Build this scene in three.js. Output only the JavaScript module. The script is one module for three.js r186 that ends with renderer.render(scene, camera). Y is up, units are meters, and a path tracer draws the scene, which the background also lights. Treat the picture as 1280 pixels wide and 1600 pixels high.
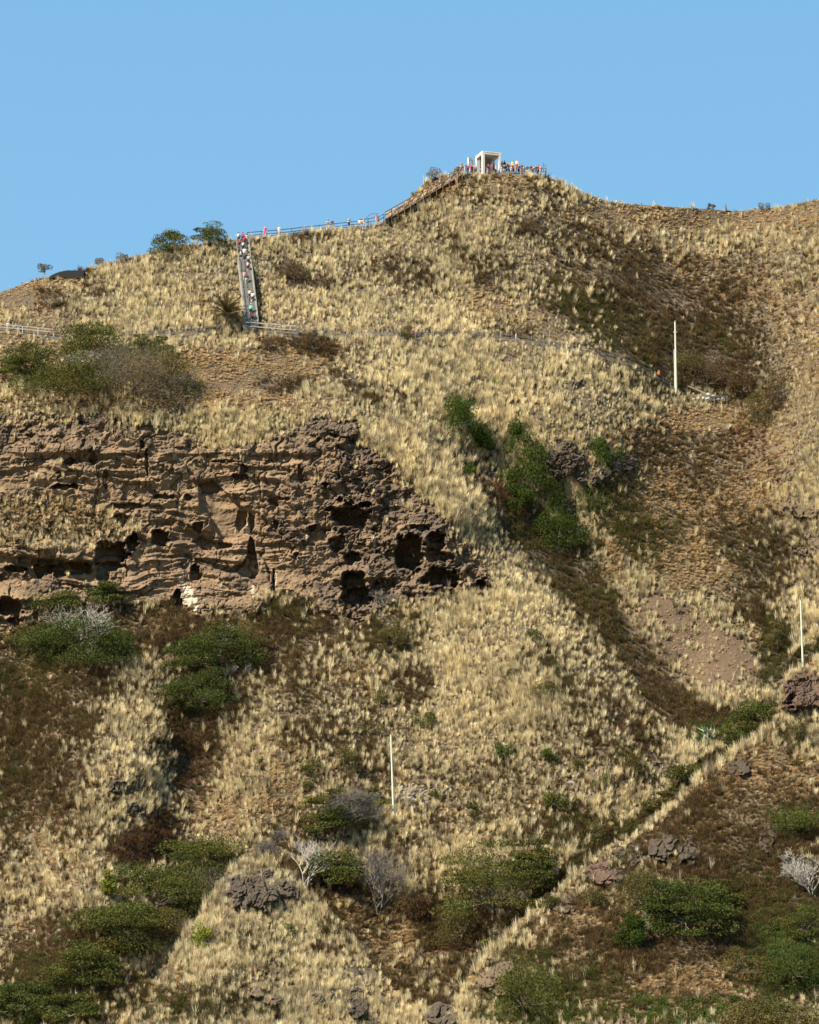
import * as THREE from 'three';
import { ImprovedNoise } from 'three/addons/math/ImprovedNoise.js';
import { MarchingCubes } from 'three/addons/objects/MarchingCubes.js';
import { mergeGeometries, mergeVertices } from 'three/addons/utils/BufferGeometryUtils.js';

// ------------------------------------------------------------------ camera, sky, sun, exposure
const scene = new THREE.Scene();
const FOCAL = 5000, PITCH = 10.75 * Math.PI / 180, EYE = new THREE.Vector3(0, 1.7, 0);
const camera = new THREE.PerspectiveCamera(2 * Math.atan(800 / FOCAL) * 180 / Math.PI, 0.8, 1, 6000);
camera.position.copy(EYE);
camera.lookAt(0, EYE.y + Math.tan(PITCH) * 100, -100);

const skyTex = (() => {
  const W = 64, H = 256, a = new Float32Array(W * H * 4);
  for (let j = 0; j < H; j++) {
    const el = ((j + 0.5) / H - 0.5) * Math.PI, e = Math.max(0, Math.sin(el));
    const k = Math.exp(-e * 2.6), c = [0.048 + 0.094 * k, 0.13 + 0.15 * k, 0.26 + 0.118 * k];
    for (let i = 0; i < W; i++) a.set([...c, 1], (j * W + i) * 4);
  }
  const t = new THREE.DataTexture(a, W, H, THREE.RGBAFormat, THREE.FloatType);
  t.mapping = THREE.EquirectangularReflectionMapping; t.magFilter = t.minFilter = THREE.LinearFilter; t.needsUpdate = true;
  return t;
})();
scene.background = skyTex; scene.environment = skyTex;

const SUN = new THREE.Vector3(-0.58, 0.71, 0.4).normalize();
const sun = new THREE.DirectionalLight(new THREE.Color(1, 0.895, 0.745), 5);
sun.position.set(0, 70, -440).addScaledVector(SUN, 300); sun.target.position.set(0, 70, -440);
sun.castShadow = true; sun.shadow.mapSize.set(4096, 4096); sun.shadow.radius = 1;
Object.assign(sun.shadow.camera, { left: -130, right: 130, top: 130, bottom: -130, near: 10, far: 700 });
scene.add(sun, sun.target);

const renderer = new THREE.WebGLRenderer({ antialias: true });
renderer.setSize(819, 1024);
renderer.toneMapping = THREE.LinearToneMapping; renderer.toneMappingExposure = 2.62;
renderer.outputColorSpace = THREE.SRGBColorSpace; renderer.shadowMap.enabled = true;

// ------------------------------------------------------------------ helpers
let seed = 12345;
const R = () => { seed = (seed + 0x6D2B79F5) | 0; let t = Math.imul(seed ^ (seed >>> 15), 1 | seed); t = (t + Math.imul(t ^ (t >>> 7), 61 | t)) ^ t; return ((t ^ (t >>> 14)) >>> 0) / 4294967296; };
const rr = (a, b) => a + (b - a) * R();
const IN = new ImprovedNoise(), N3 = (x, y, z) => IN.noise(x + 311.7, y + 173.3, z + 97.1);
const clamp = (x, a, b) => Math.min(b, Math.max(a, x)), lerp = (a, b, t) => a + (b - a) * t;
const sstep = (a, b, x) => { const t = clamp((x - a) / (b - a), 0, 1); return t * t * (3 - 2 * t); };
const fbm = (x, y, z, o) => { let s = 0, a = 1, n = 0; for (let i = 0; i < o; i++) { s += a * N3(x, y, z); n += a; x = x * 2.03 + 5.1; y = y * 2.03 + 1.7; z = z * 2.03 + 9.2; a *= 0.5; } return s / n; };
const CP = Math.cos(PITCH), SP = Math.sin(PITCH);
// a surveyed bearing (u across, v down) and a distance give a point of the place
const at = (u, v, D, out = new THREE.Vector3()) => {
  const x = (u - 640) / FOCAL, y = (800 - v) / FOCAL, k = D / (CP - y * SP);
  return out.set(EYE.x + x * k, EYE.y + (y * CP + SP) * k, EYE.z - D);
};
const polyline = pts => u => {
  if (u <= pts[0][0]) return pts[0].slice(1);
  for (let i = 1; i < pts.length; i++) if (u <= pts[i][0]) { const t = (u - pts[i - 1][0]) / (pts[i][0] - pts[i - 1][0]); return pts[i].slice(1).map((b, k) => lerp(pts[i - 1][k + 1], b, t)); }
  return pts[pts.length - 1].slice(1);
};
// thin-plate surface through surveyed points, held on a lattice
function survey(pts, u0, u1, v0, v1, st = 8, soft = 6) {
  const n = pts.length, m = n + 3, A = [], K = r2 => r2 < 1e-9 ? 0 : 0.5 * r2 * Math.log(r2), S = 300;
  for (let i = 0; i < m; i++) A.push(new Float64Array(m + 1));
  for (let i = 0; i < n; i++) {
    for (let j = 0; j < n; j++) A[i][j] = K(((pts[i][0] - pts[j][0]) / S) ** 2 + ((pts[i][1] - pts[j][1]) / S) ** 2) + (i === j ? soft * 1e-3 : 0);
    const r = [1, pts[i][0] / S, pts[i][1] / S];
    for (let k = 0; k < 3; k++) A[i][n + k] = A[n + k][i] = r[k];
    A[i][m] = pts[i][2];
  }
  for (let i = 0; i < m; i++) {
    let p = i; for (let j = i + 1; j < m; j++) if (Math.abs(A[j][i]) > Math.abs(A[p][i])) p = j;
    [A[i], A[p]] = [A[p], A[i]];
    for (let j = 0; j < m; j++) if (j !== i) { const f = A[j][i] / A[i][i]; if (f) for (let k = i; k <= m; k++) A[j][k] -= f * A[i][k]; }
  }
  const w = A.map((r, i) => r[m] / r[i]);
  const nu = Math.ceil((u1 - u0) / st) + 2, nv = Math.ceil((v1 - v0) / st) + 2, G = new Float64Array(nu * nv);
  for (let b = 0; b < nv; b++) for (let a = 0; a < nu; a++) {
    const u = (u0 + a * st) / S, v = (v0 + b * st) / S; let d = w[n] + w[n + 1] * u + w[n + 2] * v;
    for (let i = 0; i < n; i++) d += w[i] * K((u - pts[i][0] / S) ** 2 + (v - pts[i][1] / S) ** 2);
    G[b * nu + a] = d;
  }
  const cr = (p0, p1, p2, p3, t) => p1 + 0.5 * t * (p2 - p0 + t * (2 * p0 - 5 * p1 + 4 * p2 - p3 + t * (3 * (p1 - p2) + p3 - p0)));
  return (u, v) => {
    const x = clamp((u - u0) / st, 0, nu - 1.001), y = clamp((v - v0) / st, 0, nv - 1.001), i = Math.floor(x), j = Math.floor(y);
    const g = (a, b) => G[clamp(b, 0, nv - 1) * nu + clamp(a, 0, nu - 1)], row = b => cr(g(i - 1, b), g(i, b), g(i + 1, b), g(i + 2, b), x - i);
    return cr(row(j - 1), row(j), row(j + 1), row(j + 2), y - j);
  };
}
const taken = {};
const numbered = n => { const k = taken[n] = (taken[n] ?? -1) + 1; return k ? `${n}_${String(k).padStart(3, '0')}` : n; };
function tag(o, label, category, group, kind) {
  o.userData.label = label;
  if (category) o.userData.category = category;
  if (group) o.userData.group = group;
  if (kind) o.userData.kind = kind;
  return o;
}
const mesh = (name, g, m, parent) => { const o = new THREE.Mesh(g, m); o.name = name; o.castShadow = o.receiveShadow = true; if (parent) parent.add(o); return o; };
const thing = (name, pos, turn = 0) => { const o = new THREE.Group(); o.name = numbered(name); o.position.copy(pos); o.rotation.y = turn; scene.add(o); return o; };
const lin = (r, g, b) => new THREE.Color().setRGB(r, g, b);
const mat = (c, rough = 0.9, extra = {}) => new THREE.MeshStandardMaterial({ color: c.isColor ? c : lin(...c), roughness: rough, ...extra });

// fine grain for rock, soil and concrete: neutral speckle that tiles over two metres
function grain(size, f, contrast, seedZ) {
  const a = new Uint8Array(size * size * 4);
  for (let j = 0; j < size; j++) for (let i = 0; i < size; i++) {
    const t = i / size * Math.PI * 2, s = j / size * Math.PI * 2, q = f / 6.283;
    const n = fbm(Math.cos(t) * q + Math.cos(s) * q * 0.31 + seedZ, Math.sin(t) * q + Math.sin(s) * q * 0.77, Math.cos(s) * q + Math.sin(s) * q * 0.2, 4);
    const g = clamp(200 + n * contrast, 60, 255); a.set([g, g, g, 255], (j * size + i) * 4);
  }
  const t = new THREE.DataTexture(a, size, size); t.wrapS = t.wrapT = THREE.RepeatWrapping; t.magFilter = THREE.LinearFilter; t.minFilter = THREE.LinearMipmapLinearFilter; t.generateMipmaps = true; t.needsUpdate = true;
  return t;
}
const grainBump = grain(256, 40, 120, 3.3);
const M = {
  soil: new THREE.MeshStandardMaterial({ vertexColors: true, roughness: 1, bumpMap: grainBump, bumpScale: 0.08 }),
  rock: new THREE.MeshStandardMaterial({ vertexColors: true, roughness: 0.97, bumpMap: grainBump, bumpScale: 0.06 }),
  concrete: mat([0.16, 0.15, 0.13], 0.9, { bumpMap: grainBump, bumpScale: 0.01 }),
  step: mat([0.13, 0.13, 0.115], 0.95, { bumpMap: grainBump, bumpScale: 0.01 }),
  curb: mat([0.21, 0.2, 0.17], 0.9, { bumpMap: grainBump, bumpScale: 0.01 }),
  white: mat([0.56, 0.53, 0.48], 0.85, { bumpMap: grainBump, bumpScale: 0.008 }),
  galv: mat([0.13, 0.125, 0.11], 0.5, { metalness: 0.3 }),
  darkRail: mat([0.06, 0.075, 0.085], 0.6),
  rust: mat([0.13, 0.075, 0.035], 0.85),
  tanWall: mat([0.5, 0.36, 0.2], 0.95, { bumpMap: grainBump, bumpScale: 0.03 }),
  panel: mat([0.17, 0.14, 0.11], 0.9),
  letter: mat([0.36, 0.15, 0.08], 0.8),
  darkSlab: mat([0.008, 0.01, 0.009], 0.95),
  pole: mat([0.43, 0.45, 0.34], 0.85),
};

// ------------------------------------------------------------------ surveyed terrain
const sky_line = polyline([[-200, 500], [-60, 478], [0, 457], [60, 436], [130, 421], [200, 403], [240, 394], [300, 384], [370, 374], [440, 368], [520, 359], [590, 351], [615, 336], [640, 309], [665, 284], [690, 274], [720, 271], [760, 272], [850, 275], [880, 286], [905, 298], [950, 315], [1010, 321], [1080, 325], [1150, 330], [1210, 325], [1280, 311], [1460, 285]]);
const D_MAIN = survey([
  // skyline
  [-160, 490, 474], [0, 455, 480], [130, 418, 484], [240, 392, 486], [370, 370, 489], [440, 365, 492], [520, 355, 496], [600, 345, 500], [640, 310, 502], [690, 272, 504], [760, 268, 503], [850, 272, 504], [900, 292, 506], [950, 312, 509], [1010, 318, 512], [1080, 322, 516], [1150, 327, 518], [1210, 322, 515], [1280, 308, 509], [1430, 290, 496],
  // upper slopes
  [100, 470, 474], [250, 450, 478], [380, 440, 481], [520, 440, 485], [640, 400, 492], [700, 400, 491], [760, 400, 488], [830, 360, 494], [870, 420, 489], [960, 420, 494], [1060, 420, 502], [1150, 420, 505], [1240, 420, 496], [1380, 420, 478], [600, 480, 479], [850, 490, 480], [1000, 500, 488], [1100, 520, 490], [1180, 520, 489], [1250, 520, 480], [1380, 560, 462],
  // the trail
  [-160, 512, 468], [0, 518, 467], [150, 525, 469], [390, 516, 472], [560, 524, 472], [740, 524, 475], [900, 545, 475], [1000, 575, 478], [1055, 615, 480], [1120, 625, 480], [1200, 640, 476],
  // bench and cliff top
  [-160, 640, 450], [0, 640, 451], [100, 585, 458], [200, 640, 451], [280, 580, 459], [400, 650, 452], [420, 585, 460], [540, 640, 453], [600, 560, 464], [600, 620, 457], [700, 580, 466], [860, 600, 467], [860, 660, 461], [960, 640, 468], [1040, 660, 474],
  // cliff foot
  [-160, 990, 440], [0, 990, 441], [100, 830, 446], [200, 800, 447], [200, 955, 442], [300, 800, 448], [400, 955, 443], [450, 800, 448], [560, 965, 443], [600, 800, 447], [700, 940, 442.5], [770, 918, 443],
  // spur crest, gully, far bank
  [640, 700, 450], [720, 800, 445], [790, 910, 442], [860, 1010, 432.5], [950, 1110, 422.5], [1040, 1195, 417.5],
  [690, 640, 459], [760, 720, 460], [830, 830, 457], [900, 900, 454], [980, 980, 448], [1050, 1060, 442], [1110, 1130, 432], [1075, 1225, 416], [1000, 1290, 409],
  [820, 660, 462], [900, 740, 459], [950, 780, 459], [950, 860, 455], [1000, 900, 452], [1050, 800, 462], [1150, 750, 467], [1100, 900, 454], [1190, 850, 458], [1150, 1000, 444], [1050, 950, 448], [1110, 1080, 437],
  [1230, 720, 466], [1290, 720, 461], [1290, 900, 450], [1235, 900, 454], [1290, 1000, 444], [1200, 1050, 440], [1400, 800, 452], [1400, 1000, 440],
  // lower slope
  [-160, 1200, 419], [40, 1200, 425], [190, 1200, 413], [300, 1200, 426.5], [440, 1180, 418], [600, 1050, 433], [600, 1150, 425], [612, 1278, 413], [740, 1000, 435], [750, 1100, 427], [760, 1250, 413], [870, 1200, 415], [900, 1270, 409],
  [-160, 1400, 398], [50, 1400, 404], [140, 1400, 394], [280, 1400, 407], [420, 1400, 403], [560, 1400, 405], [700, 1450, 402], [790, 1400, 399],
  [1200, 1150, 430], [1290, 1120, 432], [1290, 1300, 412], [1000, 1450, 395], [1430, 1300, 412],
  [-160, 1620, 374], [100, 1620, 375], [300, 1620, 378], [500, 1620, 380], [700, 1620, 380], [1000, 1620, 378], [1290, 1620, 377], [1430, 1620, 376], [-160, 1760, 358], [400, 1760, 362], [900, 1760, 362], [1430, 1760, 360],
], -200, 1480, 240, 1780);
const crestR = polyline([[672, 1700, 359], [690, 1620, 366], [710, 1565, 370], [740, 1525, 373], [775, 1482, 375], [800, 1457, 377], [870, 1393, 381], [930, 1338, 385], [1000, 1298, 388], [1050, 1258, 391], [1090, 1220, 394], [1132, 1188, 396.5], [1165, 1162, 398.5], [1201, 1139, 400], [1213, 1122, 401], [1219, 1088, 402.5], [1232, 1058, 404], [1253, 1042, 405.5], [1290, 1022, 407], [1460, 940, 413]]);
const D_R = survey([[672, 1700, 359], [690, 1620, 366], [740, 1525, 373], [800, 1455, 377], [870, 1390, 381], [930, 1335, 385], [1000, 1295, 388], [1050, 1258, 391], [1132, 1188, 396.5], [1201, 1139, 400], [1232, 1058, 404], [1290, 1022, 407], [1460, 940, 413],
  [1290, 1110, 401], [1290, 1200, 392], [1200, 1200, 393], [1290, 1400, 374], [1100, 1320, 381.5], [1100, 1400, 376], [980, 1400, 375], [1290, 1600, 356], [1100, 1600, 357], [900, 1500, 368], [850, 1600, 361], [760, 1600, 365], [700, 1760, 350], [1000, 1760, 343], [1460, 1760, 342], [1460, 1200, 392]], 640, 1480, 920, 1780);
const crestK = polyline([[160, 1710, 358], [215, 1600, 366], [250, 1525, 373], [290, 1462, 379], [330, 1410, 384], [360, 1362, 388], [385, 1345, 389.5], [420, 1348, 389.5], [455, 1372, 388], [505, 1420, 384.5], [540, 1462, 381], [575, 1500, 378], [600, 1535, 375.5], [640, 1565, 373], [690, 1592, 370], [730, 1620, 367], [760, 1700, 360]]);
const D_K = survey([[160, 1710, 358], [215, 1600, 366], [250, 1525, 373], [290, 1460, 379], [360, 1360, 388], [400, 1345, 389.5], [455, 1370, 388], [505, 1420, 384.5], [575, 1500, 378], [640, 1562, 373], [690, 1590, 370], [760, 1700, 360],
  [400, 1450, 379], [330, 1480, 376], [470, 1480, 378], [400, 1530, 372], [400, 1600, 366], [530, 1540, 372], [520, 1600, 367], [300, 1600, 365], [620, 1620, 367], [400, 1740, 354], [250, 1740, 354], [600, 1740, 356]], 120, 800, 1320, 1780);

// the cliff's outline and how far inside it a bearing lies
const CLIFF = [[-200, 655], [-60, 648], [0, 652], [90, 646], [180, 655], [250, 668], [300, 690], [330, 700], [400, 690], [440, 668], [480, 660], [500, 652], [560, 656], [575, 682], [600, 712], [640, 740], [665, 780], [690, 800], [705, 835], [740, 862], [765, 898], [770, 925], [735, 930], [690, 936], [660, 948], [600, 950], [575, 972], [545, 978], [520, 962], [480, 940], [440, 930], [400, 952], [340, 962], [290, 968], [260, 945], [210, 945], [150, 950], [90, 948], [40, 985], [0, 1002], [-60, 1000], [-200, 1000]];
function inside(poly, u, v) {
  let d2 = 1e9, odd = false;
  for (let i = 0, j = poly.length - 1; i < poly.length; j = i++) {
    const [ax, ay] = poly[j], [bx, by] = poly[i], ex = bx - ax, ey = by - ay, t = clamp(((u - ax) * ex + (v - ay) * ey) / (ex * ex + ey * ey), 0, 1);
    d2 = Math.min(d2, (u - ax - ex * t) ** 2 + (v - ay - ey * t) ** 2);
    if ((ay > v) !== (by > v) && u < (bx - ax) * (v - ay) / (by - ay) + ax) odd = !odd;
  }
  return odd ? Math.sqrt(d2) : -Math.sqrt(d2);
}
const tmp = new THREE.Vector3();
// hollows, humps and rubble of the slope (metres toward or away from the valley)
function rough(p, amp = 1) {
  const gl = N3(p.x * 0.11 + 0.03 * p.y, p.y * 0.018, 5.5);
  return amp * (1.5 * Math.abs(gl) - 0.5 + 0.35 * Math.abs(N3(p.x * 0.4, p.y * 0.07, 9.5)) + 1.1 * fbm(p.x * 0.06, p.y * 0.06, p.z * 0.06, 3) + 0.42 * N3(p.x * 0.33, p.y * 0.33, p.z * 0.33) + 0.2 * N3(p.x * 0.9, p.y * 0.9, p.z * 0.9) + 0.08 * N3(p.x * 2.3, p.y * 2.3, p.z * 2.3));
}
const layer = (D, amp) => {
  const f = (u, v, out = new THREE.Vector3()) => { const d = D(u, v); at(u, v, d, tmp); return at(u, v, d + rough(tmp, amp), out); };
  f.normal = (u, v) => { const a = f(u - 4, v), b = f(u + 4, v), c = f(u, v - 4), d = f(u, v + 4); return b.sub(a).cross(c.sub(d)).normalize(); };
  return f;
};
const main = layer(D_MAIN, 1), ridge = layer(D_R, 0.8), knoll = layer(D_K, 0.8);

// colour of bare ground by what it is: earth, grit, ash
const soilAt = (p, red) => {
  const a = fbm(p.x * 0.12, p.y * 0.12, p.z * 0.12, 4), b = N3(p.x * 1.7, p.y * 1.7, p.z * 1.7), k = clamp(0.5 + a * 1.1 + b * 0.25, 0, 1);
  const c = [lerp(0.05, 0.105, k), lerp(0.037, 0.076, k), lerp(0.021, 0.043, k)];
  if (red) { c[0] = lerp(c[0], 0.082, red); c[1] = lerp(c[1], 0.053, red); c[2] = lerp(c[2], 0.028, red); }
  const g = 1 + 0.25 * N3(p.x * 4.1, p.y * 4.1, p.z * 4.1); return c.map(x => x * g);
};
function sheet(nu, nv, fn, colour) {
  const P = new Float32Array(nu * nv * 3), C = new Float32Array(nu * nv * 3), U = new Float32Array(nu * nv * 2), idx = new Uint32Array((nu - 1) * (nv - 1) * 6), off = new Uint8Array(nu * nv), p = new THREE.Vector3();
  for (let j = 0, k = 0; j < nv; j++) for (let i = 0; i < nu; i++, k++) {
    const c = fn(i, j, p) || colour(p); if (c.out) off[k] = 1; P[k * 3] = p.x; P[k * 3 + 1] = p.y; P[k * 3 + 2] = p.z; C[k * 3] = c[0]; C[k * 3 + 1] = c[1]; C[k * 3 + 2] = c[2]; U[k * 2] = p.x / 2; U[k * 2 + 1] = (p.y - p.z * 0.6) / 2;
  }
  let k = 0; for (let j = 0; j < nv - 1; j++) for (let i = 0; i < nu - 1; i++) { const a = j * nu + i; if (off[a] && off[a + 1] && off[a + nu] && off[a + nu + 1]) continue; idx[k++] = a; idx[k++] = a + nu; idx[k++] = a + 1; idx[k++] = a + 1; idx[k++] = a + nu; idx[k++] = a + nu + 1; }
  const g = new THREE.BufferGeometry();
  g.setAttribute('position', new THREE.BufferAttribute(P, 3)); g.setAttribute('color', new THREE.BufferAttribute(C, 3)); g.setAttribute('uv', new THREE.BufferAttribute(U, 2));
  g.setIndex(new THREE.BufferAttribute(idx.slice(0, k), 1)); g.computeVertexNormals(); return g;
}
// a slope below a crest, with the far side of the hill behind the crest
function hillSheet(fn, crest, u0, u1, vBot, du, rows, back, backDrop, opts = {}) {
  const nu = Math.round((u1 - u0) / du) + 1, nb = 14, q = new THREE.Vector3();
  return sheet(nu, rows + nb, (i, j, p) => {
    const u = u0 + i * du, vc = crest(u)[0];
    if (j >= nb) {
      const v = vc + (vBot - vc) * ((j - nb) / (rows - 1)) ** 1.0;
      fn(u, v, p);
      if (opts.sink) { const s = opts.sink(u, v); if (s) { const D = EYE.z - p.z; at(u, v, D + s, p); } }
      return soilAt(p, opts.red ? opts.red(u, v) : 0);
    }
    const k = (nb - j) / nb, b = back * k * k + 0.4 * k; fn(u, vc, q);
    p.set(q.x, q.y - backDrop * b * (0.25 + 0.75 * k), q.z - b); p.y += 0.25 * N3(p.x * 0.3, p.z * 0.3, 4) * k;
    return null;
  }, soilAt);
}
const cliffS = (u, v) => inside(CLIFF, u, v) + 11 * N3(u * 0.022, v * 0.022, 2) + 5 * N3(u * 0.08, v * 0.08, 5) + 2.5 * N3(u * 0.25, v * 0.25, 8);
const cliffSink = (u, v) => 5 * sstep(2, 14, cliffS(u, v));
const scree = (u, v) => sstep(1.15, 0.75, Math.hypot((u - 1085) / 120, (v - 1010 - (u - 1085) * 0.55) / 70) + 0.2 * N3(u * 0.03, v * 0.03, 2)) * 0.9;
tag(mesh('hillside', hillSheet(main, sky_line, -180, 1460, 1740, 4, 340, 70, 0.75, { red: scree, sink: (u, v) => v > 620 && v < 1010 && u < 800 ? cliffSink(u, v) : 0 }), M.soil, scene), 'dry grassy crater slope rising to the summit ridge', 'hillside', null, 'structure');
tag(mesh('ridge_slope', hillSheet(ridge, crestR, 672, 1460, 1740, 4, 170, 26, 0.8, { red: (u, v) => 0.8 * sstep(90, 40, Math.hypot(u - 1270, (v - 1085) * 1.2)) }), M.soil, scene), 'near earth ridge running down from right edge to bottom centre', 'ridge', null, 'structure');
tag(mesh('knoll_slope', hillSheet(knoll, crestK, 160, 760, 1730, 4, 110, 20, 0.8), M.soil, scene), 'near grassy knoll at the bottom, left of centre', 'knoll', null, 'structure');
const floorGeo = new THREE.PlaneGeometry(8000, 8000, 60, 60); floorGeo.rotateX(-Math.PI / 2); floorGeo.translate(0, -6, -1000);
tag(mesh('ground', floorGeo, mat([0.2, 0.17, 0.1], 1), scene), 'dry crater floor at the foot of the slopes', 'ground', null, 'structure');

// ------------------------------------------------------------------ the cliff
const CAVES = [ // u, v, half width, half height, depth, squareness
  [548, 806, 26, 13, 4.2, 2], [553, 906, 19, 12, 3.4, 2], [560, 936, 23, 15, 5.0, 2.4], [545, 922, 10, 24, 3.0, 2], [640, 864, 20, 26, 5.0, 1.8], [690, 903, 24, 16, 4.0, 2], [683, 848, 14, 14, 3.0, 2], [678, 870, 24, 7, 2.0, 2], [752, 914, 7, 8, 2.4, 2], [765, 904, 3, 20, 2.0, 2],
  [509, 757, 5.5, 3, 1.8, 2], [532, 781, 4, 4, 1.6, 2], [545, 789, 7, 3.5, 1.8, 2], [571, 789, 8, 4.5, 2.4, 2], [488, 823, 5.5, 4, 1.8, 2], [518, 797, 8, 5, 1.6, 2], [528, 850, 12, 10, 1.3, 2], [552, 872, 12, 9, 2.0, 2], [600, 915, 18, 10, 1.4, 2], [655, 826, 16, 5, 1.6, 2],
  [172, 868, 22, 21, 4.4, 2], [161, 894, 9, 16, 2.4, 2], [251, 842, 11, 11, 3.6, 2.6], [207, 848, 8, 14, 3.0, 2], [190, 812, 14, 8, 2.0, 2], [62, 892, 8, 10, 2.6, 2], [105, 889, 34, 8, 3.4, 3], [22, 888, 16, 6, 2.2, 2], [14, 950, 22, 13, 4.0, 2.6], [30, 972, 14, 8, 2.4, 2], [102, 761, 18, 3.6, 2.2, 2.4], [110, 722, 8, 5, 1.4, 2], [146, 714, 5, 9, 1.6, 2], [222, 696, 3, 6, 1.4, 2], [230, 722, 2.5, 18, 1.1, 2], [165, 748, 3, 14, 0.9, 2], [255, 776, 14, 4, 1.2, 2], [200, 790, 26, 4, 1.2, 2], [306, 896, 8, 10, 2.2, 2], [278, 938, 5, 18, 2.6, 2], [376, 744, 12, 4, 2, 2.4], [352, 722, 18, 3, 1.2, 2], [382, 735, 6, 8, 1.4, 2], [295, 776, 6, 4, 1.4, 2], [310, 824, 9, 6, 2.0, 2.4], [429, 908, 2.2, 16, 1.4, 2], [470, 740, 4, 10, 1.0, 2], [440, 780, 14, 2.5, 0.9, 2], [180, 660, 3, 6, 1.2, 2], [450, 924, 10, 2, 1.2, 2], [462, 870, 4, 6, 1, 2],
].map(c => ({ u: c[0], v: c[1], a: c[2] * 1.12, b: c[3] * 1.15, d: c[4], q: c[5], ph: c[0] * 0.37 }));
const NICHES = [ // outlines with a flat back: depth, then corners
  [1.5, [[310, 754], [322, 749], [334, 748], [342, 760], [352, 768], [366, 781], [384, 797], [387, 804], [378, 832], [362, 847], [346, 843], [338, 833], [327, 806], [312, 791]]],
  [3.0, [[311, 756], [332, 750], [347, 765], [340, 772], [316, 772]]],
  [2.6, [[372, 798], [387, 798], [386, 820], [374, 832], [366, 822]]],
  [2.4, [[391, 838], [398, 846], [401, 862], [406, 895], [400, 906], [377, 902], [361, 886], [377, 880], [384, 871]]], [1.2, [[390, 800], [397, 806], [398, 824], [392, 832], [388, 816]]],
  [1.4, [[298, 846], [312, 838], [340, 846], [364, 850], [362, 856], [330, 862], [318, 860]]],
  [1.2, [[304, 872], [330, 878], [368, 888], [372, 898], [336, 890], [306, 882]]],
  [1.1, [[418, 782], [432, 776], [436, 790], [426, 800]]],
];
const LEDGES = [[90, 845, 130, 30, 2.8, 8], [200, 905, 60, 20, 0.8, 0], [60, 925, 80, 14, 0.9, -4], [640, 834, 70, 22, 1.4, 10], [345, 866, 46, 10, 0.7, 12], [560, 780, 60, 14, 0.8, 0], [450, 690, 70, 20, 0.6, 0], [700, 875, 40, 14, 0.8, 14], [600, 885, 40, 20, 1.0, 0], [120, 690, 120, 20, 0.5, 0], [250, 700, 300, 10, 0.35, 1], [300, 800, 60, 30, 0.4, 0]];
const hash2 = (i, j, k) => { const h = Math.sin(i * 127.1 + j * 311.7 + k * 74.7) * 43758.5453; return h - Math.floor(h); };
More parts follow.
